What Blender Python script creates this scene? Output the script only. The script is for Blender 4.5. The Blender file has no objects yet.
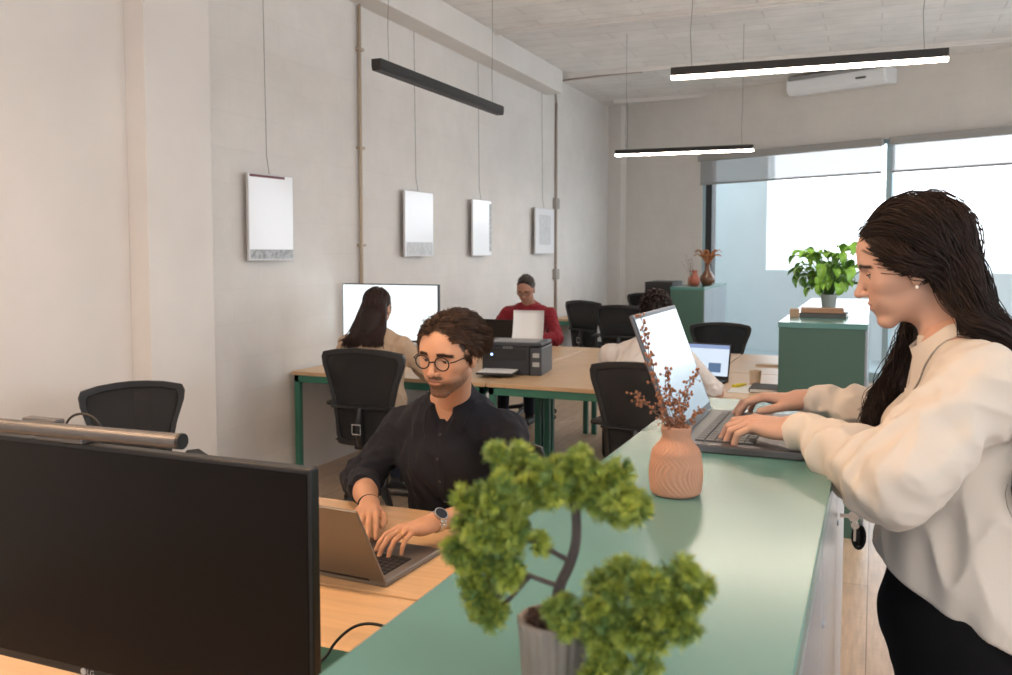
import bpy, math, random
import numpy as np
from mathutils import Vector, Matrix, Euler
rnd = random.Random(7)
S = bpy.context.scene
COL = S.collection
R = math.radians
pi = math.pi

# ------------------------------------------------------------------ materials
def mat(name, col, rough=.5, metal=0., var=None, bump=None, emit=None, alpha=None, spec=None,
        coat=0., attr=None, sheen=0., stretch=(1, 1, 1), sss=0., trans=0.):
    m = bpy.data.materials.new(name); m.use_nodes = True
    nt = m.node_tree; N = nt.nodes; L = nt.links
    b = N['Principled BSDF']
    b.inputs['Base Color'].default_value = (*col, 1)
    b.inputs['Roughness'].default_value = rough
    b.inputs['Metallic'].default_value = metal
    if spec is not None: b.inputs['Specular IOR Level'].default_value = spec
    if coat: b.inputs['Coat Weight'].default_value = coat; b.inputs['Coat Roughness'].default_value = .15
    if sheen: b.inputs['Sheen Weight'].default_value = sheen; b.inputs['Sheen Roughness'].default_value = .5
    if sss: b.inputs['Subsurface Weight'].default_value = sss; b.inputs['Subsurface Radius'].default_value = (.01, .004, .002)
    if trans: b.inputs['Transmission Weight'].default_value = trans
    if alpha is not None: b.inputs['Alpha'].default_value = alpha
    if emit:
        b.inputs['Emission Color'].default_value = (*emit[0], 1); b.inputs['Emission Strength'].default_value = emit[1]
    tc = N.new('ShaderNodeTexCoord'); mp = N.new('ShaderNodeMapping'); mp.inputs['Scale'].default_value = stretch
    L.new(tc.outputs['Object'], mp.inputs['Vector'])
    src = None
    if attr:
        a = N.new('ShaderNodeAttribute'); a.attribute_name = attr; src = a.outputs['Color']
    if var:
        n = N.new('ShaderNodeTexNoise'); n.inputs['Scale'].default_value = var[0]; n.inputs['Detail'].default_value = 5
        L.new(mp.outputs['Vector'], n.inputs['Vector'])
        mr = N.new('ShaderNodeMapRange'); mr.inputs['From Min'].default_value = .3; mr.inputs['From Max'].default_value = .7
        mr.inputs['To Min'].default_value = 1 - var[1]; mr.inputs['To Max'].default_value = 1 + var[1]
        L.new(n.outputs['Fac'], mr.inputs['Value'])
        vm = N.new('ShaderNodeVectorMath'); vm.operation = 'SCALE'
        if src: L.new(src, vm.inputs[0])
        else: vm.inputs[0].default_value = col
        L.new(mr.outputs['Result'], vm.inputs['Scale']); src = vm.outputs['Vector']
    if src: L.new(src, b.inputs['Base Color'])
    if bump:
        n = N.new('ShaderNodeTexNoise'); n.inputs['Scale'].default_value = bump[0]; n.inputs['Detail'].default_value = 6
        L.new(mp.outputs['Vector'], n.inputs['Vector'])
        bp = N.new('ShaderNodeBump'); bp.inputs['Strength'].default_value = bump[1]; bp.inputs['Distance'].default_value = bump[2] if len(bump) > 2 else .01
        L.new(n.outputs['Fac'], bp.inputs['Height']); L.new(bp.outputs['Normal'], b.inputs['Normal'])
    return m

def brickmat(name, c1, c2, mortar, bw, bh, axes, msize=.01, rough=.85, bump=.3, off=.5, noise=.06, grain=None, nb=40, dist=.006):
    """blocks / boards laid along the two object axes given in `axes`"""
    m = mat(name, c1, rough); nt = m.node_tree; N = nt.nodes; L = nt.links; b = N['Principled BSDF']
    tc = N.new('ShaderNodeTexCoord'); sp = N.new('ShaderNodeSeparateXYZ'); cb = N.new('ShaderNodeCombineXYZ')
    L.new(tc.outputs['Object'], sp.inputs[0])
    for i, a in enumerate(axes): L.new(sp.outputs['XYZ'.index(a)], cb.inputs[i])
    br = N.new('ShaderNodeTexBrick'); L.new(cb.outputs[0], br.inputs['Vector'])
    br.offset = off
    for k, v in (('Color1', (*c1, 1)), ('Color2', (*c2, 1)), ('Mortar', (*mortar, 1)), ('Scale', 1.), ('Mortar Size', msize), ('Mortar Smooth', .6), ('Bias', 0.), ('Brick Width', bw), ('Row Height', bh)):
        br.inputs[k].default_value = v
    n = N.new('ShaderNodeTexNoise'); n.inputs['Scale'].default_value = 1.6; n.inputs['Detail'].default_value = 6; n.inputs['Roughness'].default_value = .7
    L.new(tc.outputs['Object'], n.inputs['Vector'])
    mr = N.new('ShaderNodeMapRange'); mr.inputs['From Min'].default_value = .3; mr.inputs['From Max'].default_value = .7
    mr.inputs['To Min'].default_value = 1 - noise; mr.inputs['To Max'].default_value = 1 + noise
    vm = N.new('ShaderNodeVectorMath'); vm.operation = 'SCALE'
    L.new(br.outputs['Color'], vm.inputs[0]); L.new(n.outputs['Fac'], mr.inputs['Value'])
    scl = mr.outputs['Result']
    if grain:
        g = N.new('ShaderNodeTexNoise'); g.inputs['Scale'].default_value = grain[0]; g.inputs['Detail'].default_value = 8
        gm = N.new('ShaderNodeMapping'); gm.inputs['Scale'].default_value = grain[1]; L.new(tc.outputs['Object'], gm.inputs['Vector']); L.new(gm.outputs[0], g.inputs['Vector'])
        gr = N.new('ShaderNodeMapRange'); gr.inputs['From Min'].default_value = .3; gr.inputs['From Max'].default_value = .7
        gr.inputs['To Min'].default_value = 1 - grain[2]; gr.inputs['To Max'].default_value = 1 + grain[2]
        L.new(g.outputs['Fac'], gr.inputs['Value'])
        mm = N.new('ShaderNodeMath'); mm.operation = 'MULTIPLY'; L.new(scl, mm.inputs[0]); L.new(gr.outputs['Result'], mm.inputs[1]); scl = mm.outputs[0]
    L.new(scl, vm.inputs['Scale']); L.new(vm.outputs['Vector'], b.inputs['Base Color'])
    n2 = N.new('ShaderNodeTexNoise'); n2.inputs['Scale'].default_value = nb; n2.inputs['Detail'].default_value = 6; L.new(tc.outputs['Object'], n2.inputs['Vector'])
    ad = N.new('ShaderNodeMath'); ad.operation = 'MULTIPLY_ADD'; L.new(br.outputs['Fac'], ad.inputs[0]); ad.inputs[1].default_value = -1.; L.new(n2.outputs['Fac'], ad.inputs[2])
    bp = N.new('ShaderNodeBump'); bp.inputs['Strength'].default_value = bump; bp.inputs['Distance'].default_value = dist
    L.new(ad.outputs[0], bp.inputs['Height']); L.new(bp.outputs['Normal'], b.inputs['Normal'])
    return m

# ------------------------------------------------------------------ mesh builder
def basis(d):
    d = np.asarray(d, float); d = d / (np.linalg.norm(d) + 1e-12)
    a = np.array([0, 0, 1.]) if abs(d[2]) < .9 else np.array([1., 0, 0])
    u = np.cross(a, d); u /= np.linalg.norm(u); v = np.cross(d, u)
    return u, v, d

class M:
    def __init__(s): s.V = []; s.F = []; s.n = 0
    def add(s, V, F):
        V = np.asarray(V, float).reshape(-1, 3)
        s.V.append(V); o = s.n; s.F += [tuple(int(i) + o for i in f) for f in F]; s.n += len(V); return s
    def box(s, lo, hi, T=None):
        x0, y0, z0 = lo; x1, y1, z1 = hi
        V = np.array([(x0, y0, z0), (x1, y0, z0), (x1, y1, z0), (x0, y1, z0), (x0, y0, z1), (x1, y0, z1), (x1, y1, z1), (x0, y1, z1)], float)
        if T is not None: V = xf(T, V)
        return s.add(V, [(0, 3, 2, 1), (4, 5, 6, 7), (0, 1, 5, 4), (1, 2, 6, 5), (2, 3, 7, 6), (3, 0, 4, 7)])
    def tube(s, P, r, seg=10, cap=True, flat=None):
        P = np.asarray(P, float); n = len(P)
        r = np.full(n, r) if np.isscalar(r) else np.asarray(r, float)
        T = np.gradient(P, axis=0); T /= (np.linalg.norm(T, axis=1, keepdims=True) + 1e-12)
        u, v, _ = basis(T[0]); V = []
        a = np.linspace(0, 2 * pi, seg, endpoint=False)
        fl = flat if flat else 1.
        for i in range(n):
            u = u - T[i] * u.dot(T[i]); u /= np.linalg.norm(u) + 1e-12; v = np.cross(T[i], u)
            V.append(P[i] + r[i] * (np.cos(a)[:, None] * u + fl * np.sin(a)[:, None] * v))
        F = []
        for i in range(n - 1):
            for j in range(seg):
                k = (j + 1) % seg
                F.append((i * seg + j, i * seg + k, (i + 1) * seg + k, (i + 1) * seg + j))
        if cap: F.append(tuple(range(seg))[::-1]); F.append(tuple((n - 1) * seg + j for j in range(seg)))
        return s.add(np.concatenate(V), F)
    def cyl(s, a, b, r, r2=None, seg=20): return s.tube([a, b], [r, r if r2 is None else r2], seg)
    def lathe(s, prof, seg=32, c=(0, 0, 0), rib=None):
        V = []; a = np.linspace(0, 2 * pi, seg, endpoint=False)
        for i, (r, z) in enumerate(prof):
            rr = r * np.ones(seg) if rib is None else rib(a, z, r)
            V.append(np.stack([c[0] + rr * np.cos(a), c[1] + rr * np.sin(a), np.full(seg, c[2] + z)], 1))
        F = []
        n = len(prof)
        for i in range(n - 1):
            for j in range(seg):
                k = (j + 1) % seg; F.append((i * seg + j, i * seg + k, (i + 1) * seg + k, (i + 1) * seg + j))
        F.append(tuple(range(seg))[::-1]); F.append(tuple((n - 1) * seg + j for j in range(seg)))
        return s.add(np.concatenate(V), F)
    def ball(s, c, r, seg=20, rings=12, T=None):
        r = np.array([r] * 3 if np.isscalar(r) else r, float)
        V = [(0, 0, -1)]
        for i in range(1, rings):
            t = -pi / 2 + pi * i / rings
            for j in range(seg): V.append((math.cos(t) * math.cos(2 * pi * j / seg), math.cos(t) * math.sin(2 * pi * j / seg), math.sin(t)))
        V.append((0, 0, 1)); V = np.array(V) * r
        if T is not None: V = xf(T, V)
        V = V + np.array(c); F = []
        for j in range(seg): F.append((0, 1 + (j + 1) % seg, 1 + j))
        for i in range(rings - 2):
            for j in range(seg):
                a = 1 + i * seg; k = (j + 1) % seg; F.append((a + j, a + k, a + seg + k, a + seg + j))
        e = len(V) - 1; a = 1 + (rings - 2) * seg
        for j in range(seg): F.append((a + j, a + (j + 1) % seg, e))
        return s.add(V, F)
    def prism(s, poly, z0, z1, T=None):
        n = len(poly); V = np.array([(x, y, z0) for x, y in poly] + [(x, y, z1) for x, y in poly], float)
        if T is not None: V = xf(T, V)
        return s.add(V, [tuple(range(n))[::-1], tuple(range(n, 2 * n))] + [(i, (i + 1) % n, n + (i + 1) % n, n + i) for i in range(n)])
    def sheet(s, G, thick=None):
        """grid of points G[i][j]; optional thickness along the local normal"""
        G = np.asarray(G, float); n, m = G.shape[:2]
        F = [(i * m + j, i * m + j + 1, (i + 1) * m + j + 1, (i + 1) * m + j) for i in range(n - 1) for j in range(m - 1)]
        if not thick: return s.add(G.reshape(-1, 3), F)
        gu = np.gradient(G, axis=0); gv = np.gradient(G, axis=1); nn = np.cross(gu, gv); nn /= np.linalg.norm(nn, axis=2, keepdims=True) + 1e-12
        A = (G + nn * thick / 2).reshape(-1, 3); B = (G - nn * thick / 2).reshape(-1, 3); o = n * m
        F2 = [tuple(i + o for i in f) for f in F]; F = [f[::-1] for f in F]
        rim = [i * m for i in range(n)] + [(n - 1) * m + j for j in range(1, m)] + [i * m + m - 1 for i in range(n - 2, -1, -1)] + [j for j in range(m - 2, 0, -1)]
        for a, b in zip(rim, rim[1:] + rim[:1]): F.append((a, b, b + o, a + o))
        return s.add(np.concatenate([A, B]), F + F2)
    def mesh(s, name):
        me = bpy.data.meshes.new(name)
        me.from_pydata(np.concatenate(s.V).tolist() if s.V else [], [], s.F); me.validate(); me.update(); return me

def soft(P, n=3):
    P = np.array(P, float)
    for _ in range(n):
        Q = [P[0]]
        for a, b in zip(P[:-1], P[1:]): Q += [a * .75 + b * .25, a * .25 + b * .75]
        Q.append(P[-1]); P = np.array(Q)
    return P
def xf(T, V):
    T = np.array(T); V = np.asarray(V, float)
    return V @ T[:3, :3].T + (T[:3, 3] if T.shape[1] == 4 else 0)
def rotm(ax, ang): return np.array(Matrix.Rotation(ang, 3, ax))
def T4(Rm, t):
    A = np.eye(4); A[:3, :3] = Rm; A[:3, 3] = t; return A

def link(name, me, m, parent=None, smooth=False, bevel=0., loc=None, rot=None, sub=0):
    o = bpy.data.objects.new(name, me); COL.objects.link(o)
    if m is not None: me.materials.append(m)
    if parent: o.parent = parent
    if loc is not None: o.location = loc
    if rot is not None: o.rotation_euler = rot
    if smooth:
        me.polygons.foreach_set('use_smooth', [True] * len(me.polygons))
        if smooth != True: me.set_sharp_from_angle(angle=R(smooth))
    if bevel:
        b = o.modifiers.new('Bevel', 'BEVEL'); b.width = bevel; b.segments = 2; b.limit_method = 'ANGLE'; b.angle_limit = R(40)
    if sub: q = o.modifiers.new('Sub', 'SUBSURF'); q.levels = q.render_levels = sub
    return o
def part(name, mb, m, parent=None, **k): return link(name, mb.mesh(name), m, parent, **k)
def tag(o, label, cat, group=None):
    o['label'] = label; o['category'] = cat
    if group: o['group'] = group
    return o
def thing(name, label, cat, loc=(0, 0, 0), rz=0., group=None):
    o = bpy.data.objects.new(name, None); o.empty_display_size = .1; COL.objects.link(o); o.location = loc; o.rotation_euler = (0, 0, rz)
    return tag(o, label, cat, group)
def struct(o): o['kind'] = 'structure'; return o
def dup(o, loc=None, rz=None, label=None, group=None, parent=None):
    c = o.copy(); COL.objects.link(c)
    if parent: c.parent = parent
    if loc is not None: c.location = loc
    if rz is not None: c.rotation_euler = (0, 0, rz)
    if label: c['label'] = label
    if group: c['group'] = group
    for ch in [x for x in list(COL.objects) if x.parent == o]: dup(ch, parent=c)
    return c
def text(name, s, size, m, parent, T, extrude=.0003):
    cu = bpy.data.curves.new(name, 'FONT'); cu.body = s; cu.size = size; cu.extrude = extrude; cu.align_x = 'CENTER'; cu.align_y = 'CENTER'
    t = bpy.data.objects.new(name, cu); COL.objects.link(t); bpy.context.view_layer.update()
    me = bpy.data.meshes.new_from_object(t.evaluated_get(bpy.context.evaluated_depsgraph_get()))
    bpy.data.objects.remove(t)
    me.transform(Matrix(T)); o = bpy.data.objects.new(name, me); COL.objects.link(o); me.materials.clear(); me.materials.append(m); o.parent = parent
    return o
# ------------------------------------------------------------------ palette
m_wall = brickmat('painted_blockwork', (.76, .73, .70), (.75, .72, .69), (.74, .71, .68), .5, .22, 'YZX', bump=.11, msize=.008)
m_backw = brickmat('painted_blockwork_back', (.72, .69, .65), (.71, .68, .64), (.70, .67, .63), .5, .22, 'XZY', bump=.10, msize=.008)
m_plaster = mat('smooth_white_plaster', (.76, .73, .70), .85, var=(2, .04), bump=(30, .12, .004))
m_ceil = brickmat('painted_ceiling_tiles', (.84, .82, .80), (.81, .79, .77), (.72, .70, .68), 1.0, .24, 'XYZ', bump=.4, msize=.012, noise=.1)
m_floor = brickmat('pine_floorboards', (.50, .36, .25), (.56, .42, .30), (.22, .14, .09), 2.2, .14, 'YXZ', msize=.003, rough=.32, bump=.15, noise=.12, grain=(9, (6, .6, 1), .16))
m_out = mat('pale_blue_terrace_wall', (.72, .82, .86), .8, var=(3, .03))
m_white = mat('white_enamel', (.8, .8, .8), .4)
m_dark = mat('dark_window_frame', (.02, .022, .025), .4)
m_blind = mat('grey_screen_fabric', (.5, .5, .5), .9, alpha=.55)
m_glass = mat('clear_glass', (1, 1, 1), .0, alpha=.06, spec=.5)
m_desk = brickmat('light_oak_laminate', (.66, .44, .25), (.68, .46, .27), (.66, .44, .25), 5, 3, 'XYZ', msize=0, rough=.36, bump=.02, noise=.06, grain=(10, (.35, 6, 1), .09))
m_gframe = mat('green_powder_coated_steel', (.045, .20, .14), .45, var=(6, .05))
m_gcab = mat('sage_green_lacquer', (.12, .30, .245), .32, var=(2.5, .05), spec=.6)
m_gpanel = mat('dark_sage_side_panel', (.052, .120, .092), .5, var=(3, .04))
m_gtop = mat('sage_green_worktop', (.092, .235, .218), .24, var=(2.2, .05), spec=.6, coat=.22)
m_alu = mat('pale_grey_locker_door', (.38, .42, .47), .24, metal=.5, var=(3, .05))
m_black = mat('black_plastic', (.012, .012, .013), .42)
m_blackm = mat('matt_black_plastic', (.018, .017, .016), .65)
m_screenoff = mat('switched_off_screen', (.004, .0035, .0035), .25, spec=.22)
m_mesh = mat('black_mesh_fabric', (.012, .012, .013), .85, alpha=.86)
m_seat = mat('black_seat_fabric', (.015, .015, .016), .85, bump=(300, .2, .001))
m_lamp = mat('black_lamp_housing', (.01, .009, .009), .5)
m_glow = mat('neutral_led_diffuser', (1, 1, 1), .5, emit=((1, .84, .68), 34))
m_glow2 = mat('added_lamp_warm_diffuser', (1, 1, 1), .5, emit=((1, .62, .34), 62))  # glow of the added out-of-view lamps only
m_gun = mat('gunmetal_tube', (.16, .155, .155), .36, metal=.65)
m_silver = mat('silver_aluminium', (.22, .205, .195), .42, metal=.55)
m_darkalu = mat('graphite_aluminium', (.10, .095, .10), .35, metal=.7)
m_key = mat('black_keycap', (.015, .015, .017), .5)
m_keyg = mat('grey_keycap', (.10, .10, .11), .5)
m_steel = mat('brushed_steel', (.6, .6, .6), .25, metal=1)
m_paper = mat('white_paper', (.85, .85, .84), .7)
m_cable = mat('thin_grey_cable', (.25, .24, .23), .6)
m_conduit = mat('cream_painted_conduit', (.50, .40, .30), .6)
m_terra = mat('terracotta_clay', (.44, .225, .14), .8, bump=(60, .2, .002), var=(20, .06))
m_conc = mat('grey_brown_ceramic', (.25, .205, .175), .75, bump=(80, .2, .001), var=(30, .1))
m_soil = mat('bark_chip_soil', (.06, .028, .018), .95, var=(120, .5), bump=(150, .6, .004))
m_bark = mat('dark_bark', (.075, .055, .05), .8, bump=(120, .5, .003), var=(60, .2))
m_twig = mat('brown_twig', (.15, .075, .045), .8)
m_seed = mat('rust_brown_seed_pods', (.28, .11, .055), .8, var=(150, .35))
m_leaf = mat('glossy_green_leaf', (.20, .42, .05), .35, var=(9, .35), sss=.0)
m_book1 = mat('brown_book_cloth', (.30, .17, .10), .7); m_book2 = mat('dark_book_cloth', (.07, .07, .07), .7)
m_hill = mat('distant_hillside', (.34, .37, .38), .95, var=(.05, .2)); m_ground = mat('pale_concrete_ground', (.5, .5, .5), .9)
m_yellow = mat('yellow_plastic', (.75, .60, .05), .5); m_cup = mat('beige_cardboard', (.70, .55, .42), .8)
m_logo = mat('grey_logo_print', (.45, .45, .45), .5); m_blueled = mat('blue_indicator', (.2, .4, 1), .4, emit=((.3, .5, 1.), 3))

def screenmat(name, c1, c2, blocks, strength):
    """lit display: pale page with a few darker blocks, drawn in the object's own x/z axes"""
    m = mat(name, (.02, .02, .02), .15); nt = m.node_tree; N = nt.nodes; L = nt.links; b = N['Principled BSDF']
    tc = N.new('ShaderNodeTexCoord'); sp = N.new('ShaderNodeSeparateXYZ'); L.new(tc.outputs['Object'], sp.inputs[0])
    def rng(o, lo, hi):
        a = N.new('ShaderNodeMath'); a.operation = 'GREATER_THAN'; L.new(o, a.inputs[0]); a.inputs[1].default_value = lo
        c = N.new('ShaderNodeMath'); c.operation = 'LESS_THAN'; L.new(o, c.inputs[0]); c.inputs[1].default_value = hi
        q = N.new('ShaderNodeMath'); q.operation = 'MULTIPLY'; L.new(a.outputs[0], q.inputs[0]); L.new(c.outputs[0], q.inputs[1]); return q.outputs[0]
    n = N.new('ShaderNodeTexNoise'); n.inputs['Scale'].default_value = 6; L.new(tc.outputs['Object'], n.inputs['Vector'])
    mx = N.new('ShaderNodeMix'); mx.data_type = 'RGBA'; L.new(n.outputs['Fac'], mx.inputs['Factor'])
    mx.inputs['A'].default_value = (*c1, 1); mx.inputs['B'].default_value = (*c2, 1); cur = mx.outputs['Result']
    for (x0, x1, z0, z1, c) in blocks:
        w = N.new('ShaderNodeMath'); w.operation = 'MULTIPLY'; L.new(rng(sp.outputs['X'], x0, x1), w.inputs[0]); L.new(rng(sp.outputs['Z'], z0, z1), w.inputs[1])
        k = N.new('ShaderNodeMix'); k.data_type = 'RGBA'; L.new(w.outputs[0], k.inputs['Factor']); L.new(cur, k.inputs['A']); k.inputs['B'].default_value = (*c, 1); cur = k.outputs['Result']
    L.new(cur, b.inputs['Emission Color']); b.inputs['Emission Strength'].default_value = strength
    return m
# ------------------------------------------------------------------ room
CEIL = 3.72
WX, EX, NY = -3.72, 3.6, -3.2
P0 = (-3.72, 13.1); WA = R(-24.3)
cw, sw = math.cos(WA), math.sin(WA)
struct(part('floor', M().box((-4.6, NY - .2, -.12), (4.2, 14.2, 0)), m_floor))
struct(part('ceiling', M().box((-3.95, NY - .2, CEIL), (4.0, 13.6, CEIL + .15)), m_ceil))
struct(part('wall_left', M().box((WX - .2, NY, 0), (WX, 13.3, CEIL)), m_wall))
near = M().box((WX, NY, 0), (-3.63, 3.58, CEIL)).box((WX, 3.58, 0), (-3.5, 4.07, CEIL))
struct(part('trim_1', near, m_plaster, bevel=.004))           # thicker near part and the projecting pier
struct(part('trim_2', M().box((WX, 4.07, 3.45), (-3.5, 10.2, CEIL)).box((-3.63, NY, 3.45), (-3.5, 3.58, CEIL)), m_plaster, bevel=.006))   # downstand beam along the wall
# floor-to-ceiling corner pier
bw = bpy.data.objects.new('tmp', None)
def wallobj(name, mb, m, **k): return part(name, mb, m, loc=(P0[0], P0[1], 0), rot=(0, 0, WA), **k)
SL, SR, OT, TH = 1.63, 7.55, 2.88, .22
w = M().box((-.4, 0, 0), (SL, TH, CEIL)).box((SL, 0, OT), (SR, TH, CEIL)).box((SR, 0, 0), (8.3, TH, CEIL))
struct(wallobj('wall_back', w, m_backw))
struct(wallobj('trim_3', M().box((0.0, -.13, 0), (.30, 0, CEIL)), m_plaster, bevel=.006))
# right wall with tall unseen windows added for daylight, and the wall behind the camera
wr = M(); ys = [(-1.9, .2), (1.3, 3.4), (4.5, 6.6), (7.2, 9.0)]; y0 = NY
for a, b in ys + [(9.85, None)]:
    wr.box((EX, y0, 0), (EX + .2, a, CEIL)); y0 = b
for a, b in ys: wr.box((EX, a, 0), (EX + .2, b, .85)); wr.box((EX, a, 2.9), (EX + .2, b, CEIL))
struct(part('wall_right', wr, m_wall))
rear = M(); x0 = WX - .2
for a, b in ((-2.4, -.4), (.9, 2.9)):
    rear.box((x0, NY - .2, 0), (a, NY, CEIL)); rear.box((a, NY - .2, 0), (b, NY, .9)); rear.box((a, NY - .2, 2.9), (b, NY, CEIL)); x0 = b
rear.box((x0, NY - .2, 0), (EX + .2, NY, CEIL))
struct(part('wall_rear', rear, m_wall))
k = 2
for a, b in ys:  # unseen frames and panes, added to let daylight reach the standing woman
    f = M()
    for y in (a, (a + b) / 2 - .025, b - .05): f.box((EX + .05, y, .85), (EX + .11, y + .05, 2.9))
    f.box((EX + .05, a, .85), (EX + .11, b, .9)); f.box((EX + .05, a, 2.85), (EX + .11, b, 2.9))
    o = struct(part('window_%d' % k, f, m_white)); part('pane', M().box((EX + .075, a, .9), (EX + .08, b, 2.85)), m_glass, o); k += 1
for a, b in ((-2.4, -.4), (.9, 2.9)):  # unseen rear windows, added for light from behind the camera
    f = M()
    for x in (a, (a + b) / 2 - .025, b - .05): f.box((x, NY - .12, .9), (x + .05, NY - .06, 2.9))
    f.box((a, NY - .12, .9), (b, NY - .06, .95)); f.box((a, NY - .12, 2.85), (b, NY - .06, 2.9))
    o = struct(part('window_%d' % k, f, m_white)); part('pane', M().box((a, NY - .095, .95), (b, NY - .09, 2.85)), m_glass, o); k += 1
# the big back window: reveal, dark left jamb, mullions, glass
fr = M().box((SL, .02, .02), (SL + .05, .2, OT))
MS = 4.2
fr.box((MS - .035, .03, 0), (MS + .035, .09, OT)); fr.box((SL, .03, .0), (SR, .1, .12)); fr.box((SL, .03, OT - .05), (SR, .09, OT)); fr.box((SR - .05, .02, 0), (SR, .2, OT))
o = struct(wallobj('window_1', fr, mat('pale_blue_grey_frame', (.36, .50, .56), .4)))
part('jamb', M().box((SL + .05, .02, .1), (SL + .15, .12, OT - .05)), m_dark, o)
part('pane', M().box((SL + .15, .058, .12), (MS - .035, .062, OT - .05)).box((MS + .035, .058, .12), (SR - .05, .062, OT - .05)), m_glass, o)
# terrace beyond the glass
te = M(); D = 1.55
te.box((-.3, TH, -.1), (9.5, D + .25, .08))
struct(wallobj('floor_terrace', te, mat('grey_blue_terrace_tiles', (.42, .52, .56), .6)))
OL, SILL, OTP = 1.72, 1.30, 3.3
to = M().box((.2, D, .08), (OL, D + .2, CEIL)).box((OL, D, .08), (9.4, D + .2, SILL)).box((OL, D, OTP), (9.4, D + .2, CEIL)).box((.2, TH, .08), (.4, D, CEIL)).box((OL + 5.5, D, SILL), (OL + 5.62, D + .2, OTP))
struct(wallobj('wall_terrace', to, m_out))
# ground and hills far outside
struct(part('ground', M().box((-400, 30, -9.2), (500, 900, -9)), m_ground))
hg = []
for i in range(60):
    row = []
    for j in range(6):
        x = -260 + i * 11; h = 17 + 8 * math.sin(i * .17 + 1) + 5 * math.sin(i * .43) + 2 * math.sin(i * 1.3)
        row.append((x, 420 + 30 * j - 18 * (2.5 - abs(j - 2.5)), -9 + h * math.sin(pi * j / 5) * 1.2 ))
    hg.append(row)
struct(part('hillside', M().sheet(hg), m_hill, smooth=True))
# ceiling joists: slim painted flanges
for i, yy in enumerate((-1.2, 1.2, 3.5, 5.8, 8.1, 10.35, 12.4)):
    struct(part('trim_%d' % (i + 4), M().box((-3.5, yy, CEIL - .025), (3.6, yy + .09, CEIL)).box((-3.5, yy + .035, CEIL - .045), (3.6, yy + .055, CEIL - .02)), m_plaster, bevel=.003))

# ------------------------------------------------------------------ roller blinds
def blind(s0, s1, label):
    t = thing('roller_blind', label, 'blind', (P0[0], P0[1], 0), WA, 'roller blinds on the back window')
    part('roller', M().box((s0, -.085, 2.80), (s1, -.005, 2.885)), mat('grey_blind_cassette', (.36, .35, .34), .6), t, bevel=.008)
    part('screen_fabric', M().box((s0 + .02, -.042, 2.50), (s1 - .02, -.040, 2.80)), m_blind, t)
    part('bottom_bar', M().cyl((s0 + .02, -.041, 2.49), (s1 - .02, -.041, 2.49), .013, seg=10), mat('blind_bar', (.33, .33, .33), .5), t)
blind(SL - .02, MS - .04, 'left grey roller blind half-lowered beside the dark window jamb')
blind(MS + .04, 6.95, 'right grey roller blind half-lowered, above the long-haired standing woman')
# ------------------------------------------------------------------ air conditioner
t = thing('air_conditioner', 'white wall-mounted air conditioner high above the back window', 'air conditioner', (P0[0], P0[1], 0), WA)
s0, s1 = 3.06, 4.28
part('casing', M().prism([(0, 3.50), (-.26, 3.475), (-.33, 3.52), (-.33, 3.64), (-.28, 3.68), (0, 3.68)], s0, s1, T4(np.array([[0, 0, 1], [1, 0, 0], [0, 1, 0]]), (0, 0, 0))), mat('ac_white', (.88, .90, .92), .35), t, bevel=.012)
part('air_outlet', M().box((s0 + .03, -.335, 3.645), (s1 - .03, -.1, 3.69)), mat('ac_grille', (.3, .3, .3), .6), t)
part('badge', M().box((s1 - .34, -.336, 3.555), (s1 - .22, -.328, 3.575)), m_dark, t)
# ------------------------------------------------------------------ pipes and cables on the wall
p = part('wall_conduit', M().tube([(WX + .02, 5.98, .02), (WX + .02, 5.98, 3.44)], .014, 10).tube([(WX + .055, 5.93, .02), (WX + .055, 5.93, 3.44)], .008, 8), m_conduit, smooth=True)
tag(p, 'cream painted conduit running up the wall behind the lit monitor', 'pipe')
for z in (1.6, 2.35, 3.1): part('pipe_clip', M().box((WX, 5.95, z), (WX + .045, 6.01, z + .02)), m_conduit, p)
p = part('wall_pipe', M().tube([(WX + .018, 10.55, .02), (WX + .018, 10.55, 3.4)], .016, 10).tube([(WX + .018, 10.55, 3.4), (WX + .018, 10.50, 3.66), (-3.0, 10.50, 3.69), (-2.6, 10.48, 3.69)], .012, 8), mat('brown_grey_pipe', (.38, .31, .26), .6), smooth=True)
tag(p, 'thin brown pipe down the wall past the fourth hanging print', 'pipe')
for z, lab in ((2.1, 'junction_box'), (1.22, 'switch_box')): part(lab, M().box((WX, 10.48, z), (WX + .05, 10.60, z + .13)), mat('box_grey', (.35, .32, .29), .6), p, bevel=.004)
c = part('ceiling_cable', M().tube([(-3.33, 12.55, 3.70), (-3.33, 12.55, 3.05)], .006, 8), m_cable); tag(c, 'short dangling cable near the far corner of the ceiling', 'cable')
# ------------------------------------------------------------------ hanging prints
m_frame = mat('pale_print_edge', (.60, .58, .58), .5)
def wallprint(yc, w, h, zt, label, band, tilt, wy, bits):
    t = thing('hanging_print', label, 'picture', (WX + .03, yc, zt - h), 0, 'prints hanging on the left wall')
    Rm = rotm('Z', tilt)
    T = T4(Rm, (.035, 0, 0))
    part('board', M().box((-.008, -w / 2, 0), (.008, w / 2, h), T), m_frame, t, bevel=.002)
    part('sheet', M().box((.008, -w / 2 + .008, .008), (.0095, w / 2 - .008, h - .006), T), m_print, t)
    for (y0, y1, z0, z1, mm) in bits: part('printed_band', M().box((.0095, y0 * w, z0 * h), (.0105, y1 * w, z1 * h), T), mm, t)
    part('hanging_wire', M().tube([(.03, .0, h), (.01, wy, h + .12), (0, wy, 3.44 - (zt - h))], .0025, 6), m_cable, t)
m_print = mat('glossy_print_sheet', (.92, .94, .98), .12, spec=.7)
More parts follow.
